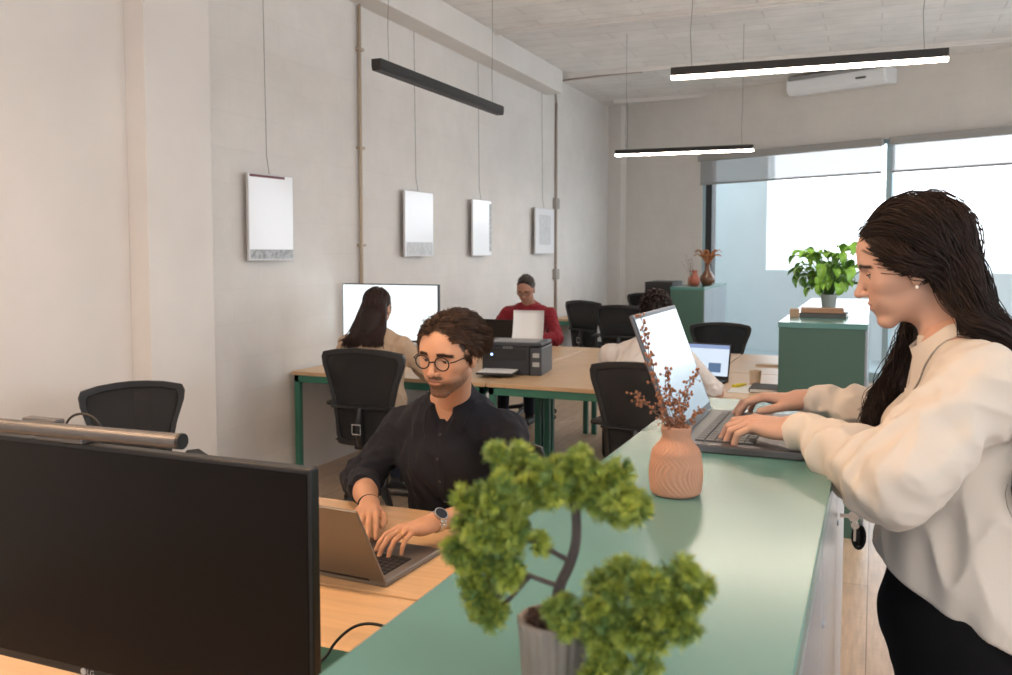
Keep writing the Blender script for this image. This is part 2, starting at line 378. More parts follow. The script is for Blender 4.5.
gb = mat('grey_print_band', (.42, .44, .46), .4, var=(40, .4)); pb = mat('dark_purple_print', (.16, .05, .06), .5); fb = mat('faint_print', (.60, .62, .64), .4, var=(30, .12))
wallprint(4.80, .42, .56, 2.06, 'nearest hanging print, white with a grey band along its foot', 1, R(-6), 0, [(-.47, .47, .02, .13, gb), (-.46, .3, .955, .985, pb)])
wallprint(6.84, .48, .56, 2.08, 'second hanging print from the left, blank white above faint grey foliage', 0, R(-3), 0, [(-.45, .45, .02, .22, fb)])
wallprint(8.17, .42, .56, 2.08, 'third hanging print, white with a dark strip down its right edge', 0, R(-3), 0, [(.36, .48, .08, .94, gb)])
wallprint(10.0, .60, .54, 2.08, 'farthest hanging print, pale grey-blue with a lighter border', 0, R(-2), 0, [(-.3, .3, .2, .85, fb)])
# ------------------------------------------------------------------ pendant lamps
def lamp(a, b, label, lit=True, z=2.52):
    a = np.array(a, float); b = np.array(b, float); mid = (a + b) / 2; L_ = np.linalg.norm(b - a); ang = math.atan2(*(b - a)[::-1])
    t = thing('pendant_lamp', label, 'lamp', (mid[0], mid[1], z), ang, 'black linear pendant lamps')
    part('housing', M().box((-L_ / 2, -.03, .014), (L_ / 2, .03, .060)), m_lamp, t, bevel=.002)
    part('diffuser', M().box((-L_ / 2 + .002, -.027, 0), (L_ / 2 - .002, .027, .014)), (m_glow2 if lit == 2 else m_glow) if lit else m_lamp, t)
    for s in (-1, 1):
        part('suspension_wire', M().tube([(s * L_ * .42, 0, .058), (s * L_ * .42 - .01, 0, .25), (s * L_ * .42, 0, .4), (s * L_ * .42, 0, CEIL - z)], .002, 6), m_cable, t)
    return t
lamp((-2.46, 4.14), (-2.46, 5.82), 'black linear pendant lamp hanging parallel to the left wall, switched off', False, z=2.515)
lamp((-2.44, 8.75), (-1.10, 8.80), 'smaller lit pendant lamp above the far workstations')
lamp((-1.08, 5.02), (.315, 5.07), 'lit pendant lamp in front of the white air conditioner')
lamp((-1.9, 1.3), (-.5, 1.3), 'unseen pendant lamp added to warm the desks in front of the camera', 2)  # out of view, added to light the man and his desk warmly
lamp((-2.46, -.6), (-2.46, 1.0), 'unseen pendant lamp added for warm light beside the near left wall', 2)  # out of view, added as a warm source on the near left
lamp((.4, .3), (1.8, .3), 'unseen pendant lamp added for light above the near aisle', 1)  # out of view, added to bring light from the camera side
# ------------------------------------------------------------------ desks
def desk(x0, x1, y0, y1, label, group=None, top=.74, legs=None):
    t = thing('desk', label, 'desk', ((x0 + x1) / 2, (y0 + y1) / 2, 0), 0, group)
    w, d = (x1 - x0) / 2, (y1 - y0) / 2
    part('desktop', M().box((-w, -d, top - .026), (w, d, top)), m_desk, t, bevel=.003)
    f = M(); e = .012
    f.box((-w + e, -d + e, top - .075), (w - e, -d + e + .035, top - .0265)).box((-w + e, d - e - .035, top - .075), (w - e, d - e, top - .0265))
    f.box((-w + e, -d + e, top - .075), (-w + e + .035, d - e, top - .0265)).box((w - e - .035, -d + e, top - .075), (w - e, d - e, top - .0265))
    part('frame', f, m_gframe, t, bevel=.002)
    for sx in (legs or (-1, 1)):
        for sy in (-1, 1):
            x = sx * (w - e - .02); y = sy * (d - e - .02)
            part('leg', M().box((x - .02, y - .02, 0), (x + .02, y + .02, top - .075)), m_gframe, t, bevel=.002)
    return t
desk(-3.69, -2.24, 5.05, 6.125, 'oak-topped green desk against the left wall, under the lit monitor', 'back-to-back desks in the middle row')
desk(-2.23, -.98, 5.05, 6.125, 'oak-topped green desk that holds the printer', 'back-to-back desks in the middle row')
desk(-.97, -.50, 5.05, 6.125, 'oak-topped green desk under the small open laptop and the paper cup', 'back-to-back desks in the middle row')
desk(-3.69, -2.24, 6.14, 7.30, 'desk in front of the man in the red sweater', 'back-to-back desks in the middle row')
desk(-2.23, -.98, 6.14, 7.30, 'bare desk behind the printer, beside the red-sweatered man', 'back-to-back desks in the middle row')
desk(-.97, -.50, 6.14, 7.30, 'bare desk behind the paper cup desk, near the window', 'back-to-back desks in the middle row')
desk(-2.05, -.47, 1.805, 2.455, 'light oak desk where the bespectacled man types')
desk(-2.35, -.47, .95, 1.795, 'light oak desk under the large switched-off monitor')
desk(-3.70, -2.62, 10.35, 11.4, 'farthest desk with green legs, behind the black chairs')

# ------------------------------------------------------------------ green lockers
def cabinet(x0, x1, y0, y1, h, label, door_face='E', n=3, seam=.42):
    t = thing('locker_cabinet', label, 'cabinet', ((x0 + x1) / 2, (y0 + y1) / 2, 0), 0)
    w, d = (x1 - x0) / 2, (y1 - y0) / 2
    part('carcass', M().box((-w + .004, -d + .004, .0), (w - .012, d - .004, h - .03)), m_gpanel, t, bevel=.002)
    part('worktop', M().box((-w, -d, h - .03), (w, d, h)), m_gtop, t, bevel=.002)
    L_ = 2 * d / n
    for i in range(n):
        a = -d + i * L_ + .003; b = a + L_ - .006
        for z0, z1 in ((.06, h * .5 - .01), (h * .5, h - .034)):
            dr = part('door', M().box((w - .012, a, z0), (w, b, z1)), m_alu, t, bevel=.0015)
            part('lock', M().cyl((w, a + .06, z1 - .13), (w + .002, a + .06, z1 - .13), .006, seg=14), m_alu, dr, smooth=40)
    return t
cabinet(-.457, -.059, -.3, 2.36, 1.17, 'long sage green locker counter with the bonsai and laptop on it', n=5)
cabinet(-.49, -.03, 5.10, 7.9, 1.17, 'sage green locker cabinet with the leafy plant and books on top', n=5)
cabinet(-2.13, -1.745, 9.95, 11.5, 1.17, 'smaller green cabinet by the window with dried plants on top', n=3)
t = thing('cabinet', 'black cabinet standing left of the small green cabinet', 'cabinet', (-2.36, 10.5, 0))
part('body', M().box((-.12, -.3, 0), (.20, .3, 1.215)), m_blackm, t, bevel=.004); part('door', M().box((-.11, -.312, .03), (.19, -.3, 1.19)), m_black, t, bevel=.002)

# keys hanging in the lock of the counter
t = thing('key_ring', 'keys with a black fob hanging from the counter lock', 'keys', (-.059, 1.905, 1.018))
kk = M().box((.004, -.001, -.004), (.03, .001, .004)).cyl((.03, -.0015, 0), (.03, .0015, 0), .011, seg=18)
part('key', kk, m_steel, t); part('split_ring', M().tube([(.034 + .011 * math.cos(a), 0, -.010 + .011 * math.sin(a)) for a in np.linspace(0, 2 * pi, 20)], .001, 6), m_steel, t, smooth=True)
part('key', M().box((.030, -.001, -.05), (.035, .001, -.015)).cyl((.0325, -.0012, -.018), (.0325, .0012, -.018), .008, seg=16), m_steel, t)
part('fob', M().ball((.040, .006, -.042), (.009, .006, .020), 16, 10), m_black, t, smooth=True)
part('fob_ring', M().tube([(.040 + .011 * math.cos(a), .006, -.042 + .024 * math.sin(a)) for a in np.linspace(0, 2 * pi, 26)], .0035, 8), m_black, t, smooth=True)

# ------------------------------------------------------------------ office chairs
def office_chair(label, loc, rz, group=None):
    t = thing('office_chair', label, 'chair', loc, rz, group)
    zt, zb = .985, .44
    out = [(-.255, zt - .005), (-.17, zt + .012), (-.08, zt + .02), (0, zt + .023), (.08, zt + .02), (.17, zt + .012), (.255, zt - .005), (.268, zt - .035), (.262, zt - .08),
           (.225, .80), (.195, .68), (.185, .58), (.185, .49), (.172, .452), (.14, .435), (0, .43), (-.14, .435), (-.172, .452), (-.185, .49), (-.185, .58), (-.195, .68), (-.225, .80), (-.262, zt - .08), (-.268, zt - .035)]
    out = np.array(out); cen = np.array([0, .70]); inn = cen + (out - cen) * np.array([.86, .90])
    surf = lambda x, z: np.array([x, -.235 - .10 * (z - .45) + .10 * (z - .66) ** 2 + .55 * x * x, z])
    n = len(out); fr = M(); V = []
    for P, dy in ((out, -.013), (inn, -.013), (inn, .013), (out, .013)):
        for x, z in P: V.append(surf(x, z) + [0, dy, 0])
    F = []
    for a in range(4):
        b = (a + 1) % 4
        for i in range(n): j = (i + 1) % n; F.append((a * n + i, a * n + j, b * n + j, b * n + i))
    fr.add(V, F); part('back_frame', fr, m_black, t, smooth=50, bevel=.004)
    # woven panel: grid clipped to the inner outline
    rows = np.linspace(.455, zt + .002, 16); G = []
    for z in rows:
        xs = []
        for i in range(n):
            (xa, za), (xb, zb_) = inn[i], inn[(i + 1) % n]
            if (za - z) * (zb_ - z) <= 0 and abs(za - zb_) > 1e-9: xs.append(abs(xa + (xb - xa) * (z - za) / (zb_ - za)))
        wd = (max(xs) if xs else .2) + .004
        G.append([surf(x, z) for x in np.linspace(-wd, wd, 13)])
    part('back_mesh', M().sheet(G, .003), m_mesh, t, smooth=True)
    lb = M().tube([surf(x, .665) + [0, -.018, 0] for x in np.linspace(-.19, .19, 9)], .022, 8, flat=.5)
    part('lumbar_bar', lb, m_black, t, smooth=40)
    bk = M().tube([(0, -.27, .66), (0, -.30, .55), (0, -.27, .46), (0, -.16, .41), (0, 0, .40)], [.03, .034, .034, .03, .03], 8, flat=.6); br = part('back_bracket', bk, m_black, t, smooth=40)
    part('plate', M().tube([(-.026, -.325, .52), (.026, -.325, .52), (.026, -.325, .575), (-.026, -.325, .575), (-.026, -.325, .525)], .005, 6), m_steel, br)
    st = M(); pr_ = []
    for a in np.linspace(0, 2 * pi, 28, endpoint=False):
        ca, sa = math.cos(a), math.sin(a); pr_.append((.24 * np.sign(ca) * abs(ca) ** .5, .01 + .23 * np.sign(sa) * abs(sa) ** .5))
    st.prism(pr_, .425, .485); part('seat', st, m_seat, t, smooth=50, bevel=.016)
    part('seat_pan', M().box((-.12, -.14, .385), (.12, .16, .424)), m_black, t, bevel=.01)
    part('gas_column', M().cyl((0, 0, .10), (0, 0, .25), .030).cyl((0, 0, .25), (0, 0, .39), .018), m_black, t, smooth=40)
    for s in (-1, 1):
        ar = part('armrest', M().tube([(s * .13, -.02, .40), (s * .25, -.02, .41), (s * .275, -.02, .47), (s * .275, -.02, .64)], [.018, .018, .02, .02], 8, flat=.6), m_black, t, smooth=40)
        part('arm_pad', M().box((s * .275 - .04, -.13, .64), (s * .275 + .04, .12, .668)), m_blackm, ar, bevel=.012)
    for i in range(5):
        a = R(18 + 72 * i); c, s_ = math.cos(a), math.sin(a)
        lg = part('leg', M().tube([(.02 * c, .02 * s_, .115), (.16 * c, .16 * s_, .105), (.30 * c, .30 * s_, .075)], [.03, .024, .017], 8), m_black, t, smooth=40)
        cx, cy = .30 * c, .30 * s_
        part('caster', M().cyl((cx - .022 * s_, cy + .022 * c, .028), (cx - .006 * s_, cy + .006 * c, .028), .028, seg=16).cyl((cx + .006 * s_, cy - .006 * c, .028), (cx + .022 * s_, cy - .022 * c, .028), .028, seg=16).cyl((cx, cy, .03), (cx, cy, .075), .008, seg=8), m_blackm, lg, smooth=40)
    return t
G_ = 'black mesh-back office chairs'
ch0 = office_chair('black office chair with its back to the camera, holding the woman in beige', (-2.72, 4.62, 0), R(3), G_)
dup(ch0, (-1.06, 4.60, 0), R(-6), 'black office chair under the person in white at the middle desks')
dup(ch0, (-2.97, 2.98, 0), R(236), 'empty mesh-back chair behind the big monitor, by the left wall').scale = (.86, .9, .95)
dup(ch0, (-1.34, 2.80, 0), R(180), 'office chair under the man in the dark shirt').scale = (.9, .9, .86)
dup(ch0, (-3.02, 7.84, 0), R(180), 'office chair under the man in the red sweater').scale = (.95, .95, .84)
dup(ch0, (-1.23, 7.75, 0), R(187), 'empty mesh-back chair across the middle desks, below the small green cabinet').scale = (1, 1, .93)
dup(ch0, (-3.02, 10.05, 0), R(-22), 'empty far black chair nearest the red-sweatered man')
dup(ch0, (-2.52, 9.35, 0), R(8), 'empty far black chair seen just left of the dark-haired head at the middle desks')
dup(ch0, (-2.95, 11.75, 0), R(170), 'farthest black chair, peeking over the two others')

# ------------------------------------------------------------------ big monitor in front
t = thing('monitor', 'large black switched-off monitor filling the lower left corner', 'monitor', (-1.122, 1.10, .74), 0)
W_, H_, zb = .70, .405, .082
part('casing', M().box((-W_ / 2, .0, zb), (W_ / 2, .022, zb + H_)).box((-.2, .02, zb + .06), (.2, .05, zb + .30)), m_black, t, bevel=.003)
part('screen', M().box((-W_ / 2 + .007, -.0015, zb + .016), (W_ / 2 - .007, .0, zb + H_ - .008)), m_screenoff, t)
st = part('stand', M().cyl((0, .06, .012), (0, .06, .25), .022).box((-.14, -.05, 0), (.14, .17, .012)), m_black, t, smooth=40)
lg = text('logo', 'LG', .014, m_logo, t, T4(rotm('X', R(90)), (-.105, -.0016, zb + .0085)))
part('logo_mark', M().cyl((-.122, -.0016, zb + .0085), (-.122, -.0003, zb + .0085), .006, seg=18), m_logo, t)
# light bar
t = thing('light_bar', 'grey tubular light bar clipped along the top of the large monitor', 'lamp', (-1.11, 1.10, .74 + zb + H_), 0)
part('tube', M().cyl((-.48, -.012, .0195), (.100, -.012, .0255), .0125, seg=28), m_gun, t, smooth=40)
part('end_cap', M().cyl((.100, -.012, .026), (.106, -.012, .026), .0128, seg=28), m_black, t, smooth=40)
part('clamp', M().box((-.225, -.008, .001), (-.115, .034, .016)).box((-.22, .022, -.05), (-.12, .04, .01)), m_gun, t, bevel=.003)
part('webcam_hood', M().box((-.265, .0, .026), (-.185, .022, .036)), m_gun, t, bevel=.003)
p = part('power_cable', M().tube(soft([(-.205, .035, .012), (-.20, .045, .035), (-.17, .045, .043), (-.14, .045, .036), (-.125, .05, .01), (-.13, .06, -.1)]), .0022, 8), m_black, t, smooth=True)
# cable from the monitor to the counter
c = part('monitor_cable', M().tube(soft([(-.93, 1.24, .80), (-.965, 1.36, .772), (-.968, 1.42, .765), (-.955, 1.43, .794), (-.924, 1.44, .825), (-.89, 1.44, .840), (-.853, 1.44, .842), (-.80, 1.45, .825), (-.72, 1.46, .78), (-.62, 1.46, .745)]), .003, 8), m_black, smooth=True)
tag(c, 'black cable arching over the oak desk beside the large monitor', 'cable')
t = thing('cable_tray', 'dark green cable box on the desk between monitor and counter', 'box', (-.93, 1.345, .7405))
part('body', M().box((-.10, -.10, 0), (.13, .13, .018)), m_gframe, t, bevel=.003); part('lid', M().box((-.09, -.09, .018), (.12, .12, .022)), mat('dark_green_lid', (.02, .09, .07), .5), t)

# ------------------------------------------------------------------ laptops
def laptop(name, label, loc, rz, W, D, lean, m_body, m_scr, lidh=None, mkeys=None, keys=True, th=.016, group=None, recess=None):
    """hinge along local x at y=0, keyboard towards -y, screen faces -y"""
    t = thing(name, label, 'laptop', loc, rz, group); lidh = lidh or D
    part('base', M().box((-W / 2, -D, 0), (W / 2, .004, th)), m_body, t, bevel=.003)
    if keys:
        kd = part('keyboard_deck', M().box((-W * .42, -D * .60, th), (W * .42, -D * .12, th + .0006)), recess or m_blackm, t)
        ks = M(); nx = 15; nr = 6; kw = W * .84 / nx; kh = D * .48 / nr
        for r_ in range(nr):
            for c_ in range(nx):
                if r_ == 0 and 4 <= c_ < 9: continue
                x = -W * .42 + c_ * kw; y = -D * .60 + r_ * kh
                ks.box((x + .0012, y + .0012, th + .0006), (x + kw - .0012, y + kh - .0012, th + .0026))
        ks.box((-W * .42 + 4 * kw + .001, -D * .60 + .0012, th + .0006), (-W * .42 + 9 * kw - .001, -D * .60 + kh - .0012, th + .0026))
        part('keys', ks, mkeys or m_key, t)
        part('touchpad', M().box((-W * .15, -D * .95, th), (W * .15, -D * .66, th + .0005)), m_darkalu, t)
    lid = part('lid', M().box((-W / 2, -.0035, 0), (W / 2, .0035, lidh)), m_body, t, loc=(0, .004, th), rot=(lean, 0, 0), bevel=.002)
    part('bezel', M().box((-W / 2 + .003, -.0042, .004), (W / 2 - .003, -.0035, lidh - .004)), m_black, lid)
    part('display', M().box((-W / 2 + .009, -.0047, .018), (W / 2 - .009, -.0042, lidh - .010)), m_scr, lid)
    part('hinge', M().cyl((-W * .36, .003, th), (W * .36, .003, th), .006, seg=10), m_black, t, smooth=40)
    return t
sc_b = screenmat('pale_desktop_screen', (.42, .60, .78), (.80, .93, 1.0), [(-.2, .2, .222, .232, (.5, .6, .7))], .27)
sc_c = screenmat('photo_editing_screen', (.80, .95, 1.), (.95, 1., 1.), [(-.34, -.235, .0, .13, (.25, .42, .62)), (-.34, -.27, .13, .22, (.45, .65, .85))], .85)
sc_e = screenmat('document_screen', (.55, .72, .92), (.85, .92, 1.0), [(-.2, .2, .19, .23, (.25, .35, .6)), (.03, .11, .04, .10, (.08, .16, .3))], .62)
laptop('laptop', 'open grey laptop on the green counter, under the standing woman\'s hands', (-.345, 1.89, 1.17), R(90), .40, .232, R(-20.5), m_darkalu, sc_b, lidh=.258, mkeys=m_keyg)
laptop('laptop', 'silver laptop seen from behind on the oak desk, used by the bespectacled man', (-1.245, 1.85, .74), R(177), .335, .265, R(-30), m_silver, m_screenoff, lidh=.235)
laptop('laptop', 'small laptop with a lit page on the middle desk, before the person in white', (-1.0, 5.68, .74), R(-8), .33, .23, R(-14), m_black, sc_e, lidh=.225)
laptop('laptop', 'black laptop seen from behind, in front of the man in red', (-2.92, 6.86, .74), R(180), .36, .24, R(-14), m_black, m_screenoff, lidh=.25)

# lit monitor at the wall
t = thing('monitor', 'wide lit monitor facing the woman in beige', 'monitor', (-3.27, 5.66, .74), R(0))
part('casing', M().box((-.40, 0, .165), (.40, .03, .585)), m_black, t, bevel=.003)
part('display', M().box((-.392, -.002, .18), (.392, 0, .577)), sc_c, t)
part('stand', M().box((-.03, .02, .01), (.03, .05, .3)).box((-.13, -.08, 0), (.13, .12, .012)), m_black, t, bevel=.003)

# printer
t = thing('printer', 'black inkjet printer with a sheet of paper standing in its feeder', 'printer', (-2.25, 5.62, .74), R(8))
m_prt = mat('printer_black', (.02, .022, .028), .35); m_prt2 = mat('printer_side', (.045, .05, .06), .45)
part('body', M().box((-.2, -.17, .0), (.13, .17, .19)), m_prt, t, bevel=.008)
part('side_tank', M().box((.131, -.18, .0), (.21, .17, .185)), m_prt2, t, bevel=.006)
part('scanner_lid', M().box((-.2, -.165, .191), (.205, .17, .215)), m_prt2, t, bevel=.006)
part('lid_inset', M().box((-.15, -.12, .215), (.16, .12, .2165)), mat('printer_lid_grey', (.30, .30, .31), .4), t)
part('control_panel', M().box((-.19, -.178, .10), (.10, -.171, .175)), m_black, t, bevel=.002)
part('blue_light', M().cyl((-.13, -.182, .135), (-.13, -.178, .135), .008, seg=12), m_blueled, t)
part('output_tray', M().box((-.19, -.36, .02), (.06, -.15, .032)), m_prt, t, bevel=.003)
part('printed_sheets', M().box((-.18, -.35, .034), (.05, -.12, .04)), m_paper, t)
part('paper_sheet', M().sheet([[(x, .13 + .10 * v - .05 * v * v, .21 + .20 * v) for x in np.linspace(-.07, .15, 4)] for v in np.linspace(0, 1, 8)], .002), m_paper, t, smooth=True)
for i in range(2): part('label_panel', M().box((.15, -.1815, .06 + .06 * i), (.195, -.180, .09 + .06 * i)), m_logo, t)
text('logo', 'EPSON', .022, m_logo, t, T4(rotm('X', R(90)), (-.02, -.179, .183)))

# cup, yellow pen thing, papers on the middle desk
t = part('paper_cup', M().lathe([(.028, 0), (.030, .002), (.037, .085), (.039, .088), (.036, .088), (.029, .006)], 24, (-.67, 5.62, .74)), m_cup, smooth=50); tag(t, 'small beige paper cup on the middle desk near the green cabinet', 'cup')
t = part('highlighter', M().tube([(-.77, 5.40, .756), (-.735, 5.47, .756), (-.71, 5.51, .756)], [.010, .011, .006], 10), m_yellow, smooth=40); tag(t, 'yellow highlighter lying beside the paper cup', 'pen')
t = part('paper_sheets', M().box((-.78, 5.24, .7405), (-.66, 5.58, .744)), m_paper); tag(t, 'white sheets of paper under the yellow highlighter', 'paper')
t = part('wooden_tray', M().box((-.78, 6.55, .7405), (-.58, 6.62, .752)), m_cup)
tag(t, 'small wooden tray on the far half of the middle desks', 'tray')
t = thing('notebook', 'dark-edged notebook at the foot of the green cabinet', 'book', (-.585, 5.40, .74), 0)
part('pages', M().box((-.075, -.11, .003), (.075, .11, .022)), m_paper, t); part('cover', M().box((-.08, -.115, .0), (.08, .115, .003)).box((-.08, -.115, .022), (.08, .115, .025)).box((-.08, -.115, 0), (-.076, .115, .025)), m_book2, t)
# ------------------------------------------------------------------ books and leafy plant on the cabinet
def book(name, label, loc, rz, w, d, h, mc):
    t = thing(name, label, 'book', loc, rz, 'books under the leafy plant')
    part('pages', M().box((-w / 2 + .004, -d / 2 + .004, .003), (w / 2 - .004, d / 2 - .004, h - .003)), m_paper, t)
    part('cover', M().box((-w / 2, -d / 2, 0), (w / 2, d / 2, .003)).box((-w / 2, -d / 2, h - .003), (w / 2, d / 2, h)).box((-w / 2, -d / 2, 0), (w / 2, -d / 2 + .003, h)), mc, t)
book('book', 'dark grey book at the bottom of the pile under the leafy plant', (-.275, 5.62, 1.17), R(-3), .26, .20, .026, m_book2)
book('book', 'brown book on top of the dark one, under the leafy plant', (-.29, 5.63, 1.1965), R(4), .24, .18, .024, m_book1)
book('book', 'tan book jutting out left from the pile under the plant', (-.445, 5.62, 1.17), R(4), .055, .16, .042, mat('tan_book', (.38, .26, .17), .8))
t = thing('leafy_plant', 'bright green leafy plant in a small grey pot on the cabinet', 'plant', (-.27, 6.0, 1.17), 0)
part('pot', M().lathe([(.034, 0), (.038, .003), (.050, .10), (.053, .105), (.047, .105), (.045, .09)], 28), mat('grey_ceramic_pot', (.34, .36, .35), .5), t, smooth=50)
part('soil', M().lathe([(.044, .088), (.045, .09), (.02, .095)], 20), m_soil, t)
lm = M(); sm = M(); rr = random.Random(5)
for i in range(95):
    a = rr.uniform(0, 2 * pi); el = rr.uniform(.55, 1.45); L_ = rr.uniform(.08, .30); q = rr.uniform(.8, 1.15)
    d = np.array([math.cos(a) * math.cos(el), math.sin(a) * math.cos(el), math.sin(el)])
    b = np.array([d[0] * .03, d[1] * .03, .09]); mpt = b + d * L_; 
    sm.tube([b, b + d * L_ * .5 + [0, 0, .02], mpt], .0022, 5)
    side = np.cross(d, [0, 0, 1]); side /= np.linalg.norm(side) + 1e-9; out = np.array([d[0], d[1], 0]); out /= np.linalg.norm(out) + 1e-9
    ll = .115 * q; w = .030 * q; droop = rr.uniform(1.0, 2.6); rows = []; p = mpt.copy(); ang = el * .6
    tw = rr.uniform(-.5, .5)
    for s in np.linspace(0, 1, 8):
        hw = w * (math.sin(pi * min(s * .92 + .06, 1)) ** .7) if s < 1 else .001
        sd = side * math.cos(tw) + np.array([0, 0, 1]) * math.sin(tw)
        rows.append([p - sd * hw + [0, 0, .006 * (hw > .002)], p, p + sd * hw + [0, 0, .006 * (hw > .002)]])
        p = p + (out * math.cos(ang) + np.array([0, 0, 1]) * math.sin(ang)) * ll / 7; ang -= droop / 7 * 1.6
    lm.sheet(rows, .0008)
t.scale = (1, 1, 1.13); part('foliage', lm, m_leaf, t, smooth=True); part('stems', sm, mat('green_stem', (.10, .22, .05), .5), t, smooth=True)

# ------------------------------------------------------------------ dried plants on the far green cabinet
def twigs(mt, ms, base, n, h, spread, rr, seedn=10, seedr=.004):
    for i in range(n):
        a = rr.uniform(0, 2 * pi); e = rr.uniform(0, spread); P = [np.array(base)]; d = np.array([math.cos(a) * e, math.sin(a) * e, 1.]); hh = h * rr.uniform(.6, 1)
        for k in range(7): d = d + np.array([rr.uniform(-.18, .18), rr.uniform(-.18, .18), 0]); d /= np.linalg.norm(d); P.append(P[-1] + d * hh / 7)
        mt.tube(P, np.linspace(.0014, .0007, 8), 5)
        for k in range(seedn):
            j = rr.randint(3, 7); q = P[j] + np.array([rr.uniform(-1, 1), rr.uniform(-1, 1), rr.uniform(-1, 1)]) * .009
            ms.ball(q, seedr * rr.uniform(.6, 1.2), 6, 4)
rr = random.Random(11)
t = thing('dried_twig_pot', 'little pot of pale dry twigs on the far green cabinet', 'plant', (-2.02, 10.6, 1.17)); a_, b_ = M(), M(); twigs(a_, b_, (0, 0, .08), 9, .28, .45, rr, 2, .006)
part('pot', M().lathe([(.035, 0), (.045, .03), (.04, .1), (.032, .1)], 18), mat('pink_clay', (.50, .28, .22), .7), t, smooth=50); part('twigs', a_, m_twig, t); part('buds', b_, m_seed, t)
t = thing('red_vase', 'red-brown rounded vase in the middle of the far green cabinet', 'vase', (-1.93, 10.35, 1.17))
part('body', M().lathe([(.035, 0), (.062, .035), (.058, .09), (.03, .13), (.026, .17), (.032, .18), (.024, .18)], 24), mat('red_clay', (.33, .09, .05), .5), t, smooth=60)
t = thing('dried_flower_bottle', 'brown bottle with dry orange leaves at the right end of the far green cabinet', 'plant', (-1.82, 10.55, 1.17))
part('bottle', M().lathe([(.05, 0), (.085, .05), (.085, .10), (.035, .17), (.03, .24), (.036, .26), (.026, .26)], 24), mat('brown_glass', (.14, .06, .03), .25), t, smooth=60)
lf = M()
for i in range(16):
    a = i * 2.4; d = np.array([math.cos(a), math.sin(a), 0]); sd = np.array([-d[1], d[0], 0]); rows = []
    for s in np.linspace(0, 1, 6):
        w = .028 * math.sin(pi * min(1, s * .9 + .08)); p = d * (.02 + .14 * s) + np.array([0, 0, .25 + .11 * math.sin(s * 2.2) * (1 if i % 3 else 1.5)]); rows.append([p - sd * w, p + [0, 0, .01], p + sd * w])
    lf.sheet(rows, .001)
part('dry_leaves', lf, mat('dry_orange_leaf', (.42, .17, .07), .7, var=(30, .3)), t, smooth=True)

# ------------------------------------------------------------------ terracotta vase with dried twigs
t = thing('terracotta_vase', 'ribbed terracotta vase holding dry twigs, in front of the counter laptop', 'vase', (-.284, 1.385, 1.17))
prof = []
for z in np.linspace(0, 1, 40):
    if z < .60: r = .038 + .0035 * math.sin(z / .60 * pi)
    elif z < .86: u = (z - .60) / .26; r = .038 - .0165 * (u * u * (3 - 2 * u))
    else: r = .0215 + .002 * (z - .86) / .14
    if z < .05: r -= .005 * (1 - z / .05) ** 2
    prof.append((r, z * .108))
prof += [(.021, .1085), (.019, .105), (.019, .06)]
def ribs(a, z, r):
    if z > .103: return np.full_like(a, r)
    sh = 2.2 * math.sin(z * 60) if z > .05 else 1.6 * math.sin(z * 45)
    return r + .0009 * np.sin(40 * (a + sh * .30 + np.sin(a * 2) * .18))
part('body', M().lathe(prof, 220, rib=ribs), m_terra, t, smooth=True)
rr = random.Random(3); tw, sd = M(), M()
def sprig(P, r0, dens, size):
    P = np.array(P, float); tt = np.linspace(0, 1, len(P)); q = np.linspace(0, 1, 26)
    Q = np.stack([np.interp(q, tt, P[:, i]) for i in range(3)], 1); Q[1:-1] += np.array([[rr.gauss(0, .0016) for _ in range(3)] for _ in range(24)])
    tw.tube(Q, np.linspace(r0, .0005, 26), 5)
    for k in range(dens):
        j = rr.randint(5, 25); c = Q[j] + np.array([rr.gauss(0, 1), rr.gauss(0, 1), rr.gauss(0, 1)]) * .0042
        tw.tube([Q[j], c], .0004, 4); sd.ball(c, np.array([1, 1, 1.3]) * size * rr.uniform(.6, 1.15), 6, 4)
sprig([(0, 0, .07), (-.012, .0, .12), (-.03, 0, .17), (-.045, 0, .23), (-.062, .0, .282)], .0014, 66, .0025)
sprig([(0, 0, .07), (.004, .004, .12), (.012, 0, .15), (.022, 0, .18), (.033, 0, .198)], .0013, 44, .0024)
sprig([(0, 0, .07), (-.015, -.01, .115), (-.03, -.015, .128), (-.05, -.02, .146), (-.064, -.02, .158)], .0012, 38, .0024)
sprig([(0, 0, .07), (-.004, .01, .12), (-.010, .012, .15), (-.016, .014, .18), (-.018, .012, .195)], .0012, 50, .0024)
sprig([(0, 0, .07), (.010, -.008, .11), (.026, -.01, .125), (.038, -.012, .14)], .0012, 36, .0022)
sprig([(0, 0, .07), (-.008, -.01, .11), (-.016, -.016, .14), (-.03, -.016, .165)], .0012, 36, .0022)
sprig([(0, 0, .07), (.004, -.012, .11), (.006, -.018, .14), (.008, -.02, .168)], .0012, 40, .0022)
for i in range(9):
    a = rr.uniform(0, 2 * pi); e = rr.uniform(.15, .75); h = rr.uniform(.04, .075)
    sprig([(0, 0, .085), (.012 * e * math.cos(a), .012 * e * math.sin(a), .105), (.03 * e * math.cos(a), .03 * e * math.sin(a), .105 + h)], .0009, 12, .0021)
part('twigs', tw, m_twig, t); part('seed_pods', sd, m_seed, t, smooth=True)

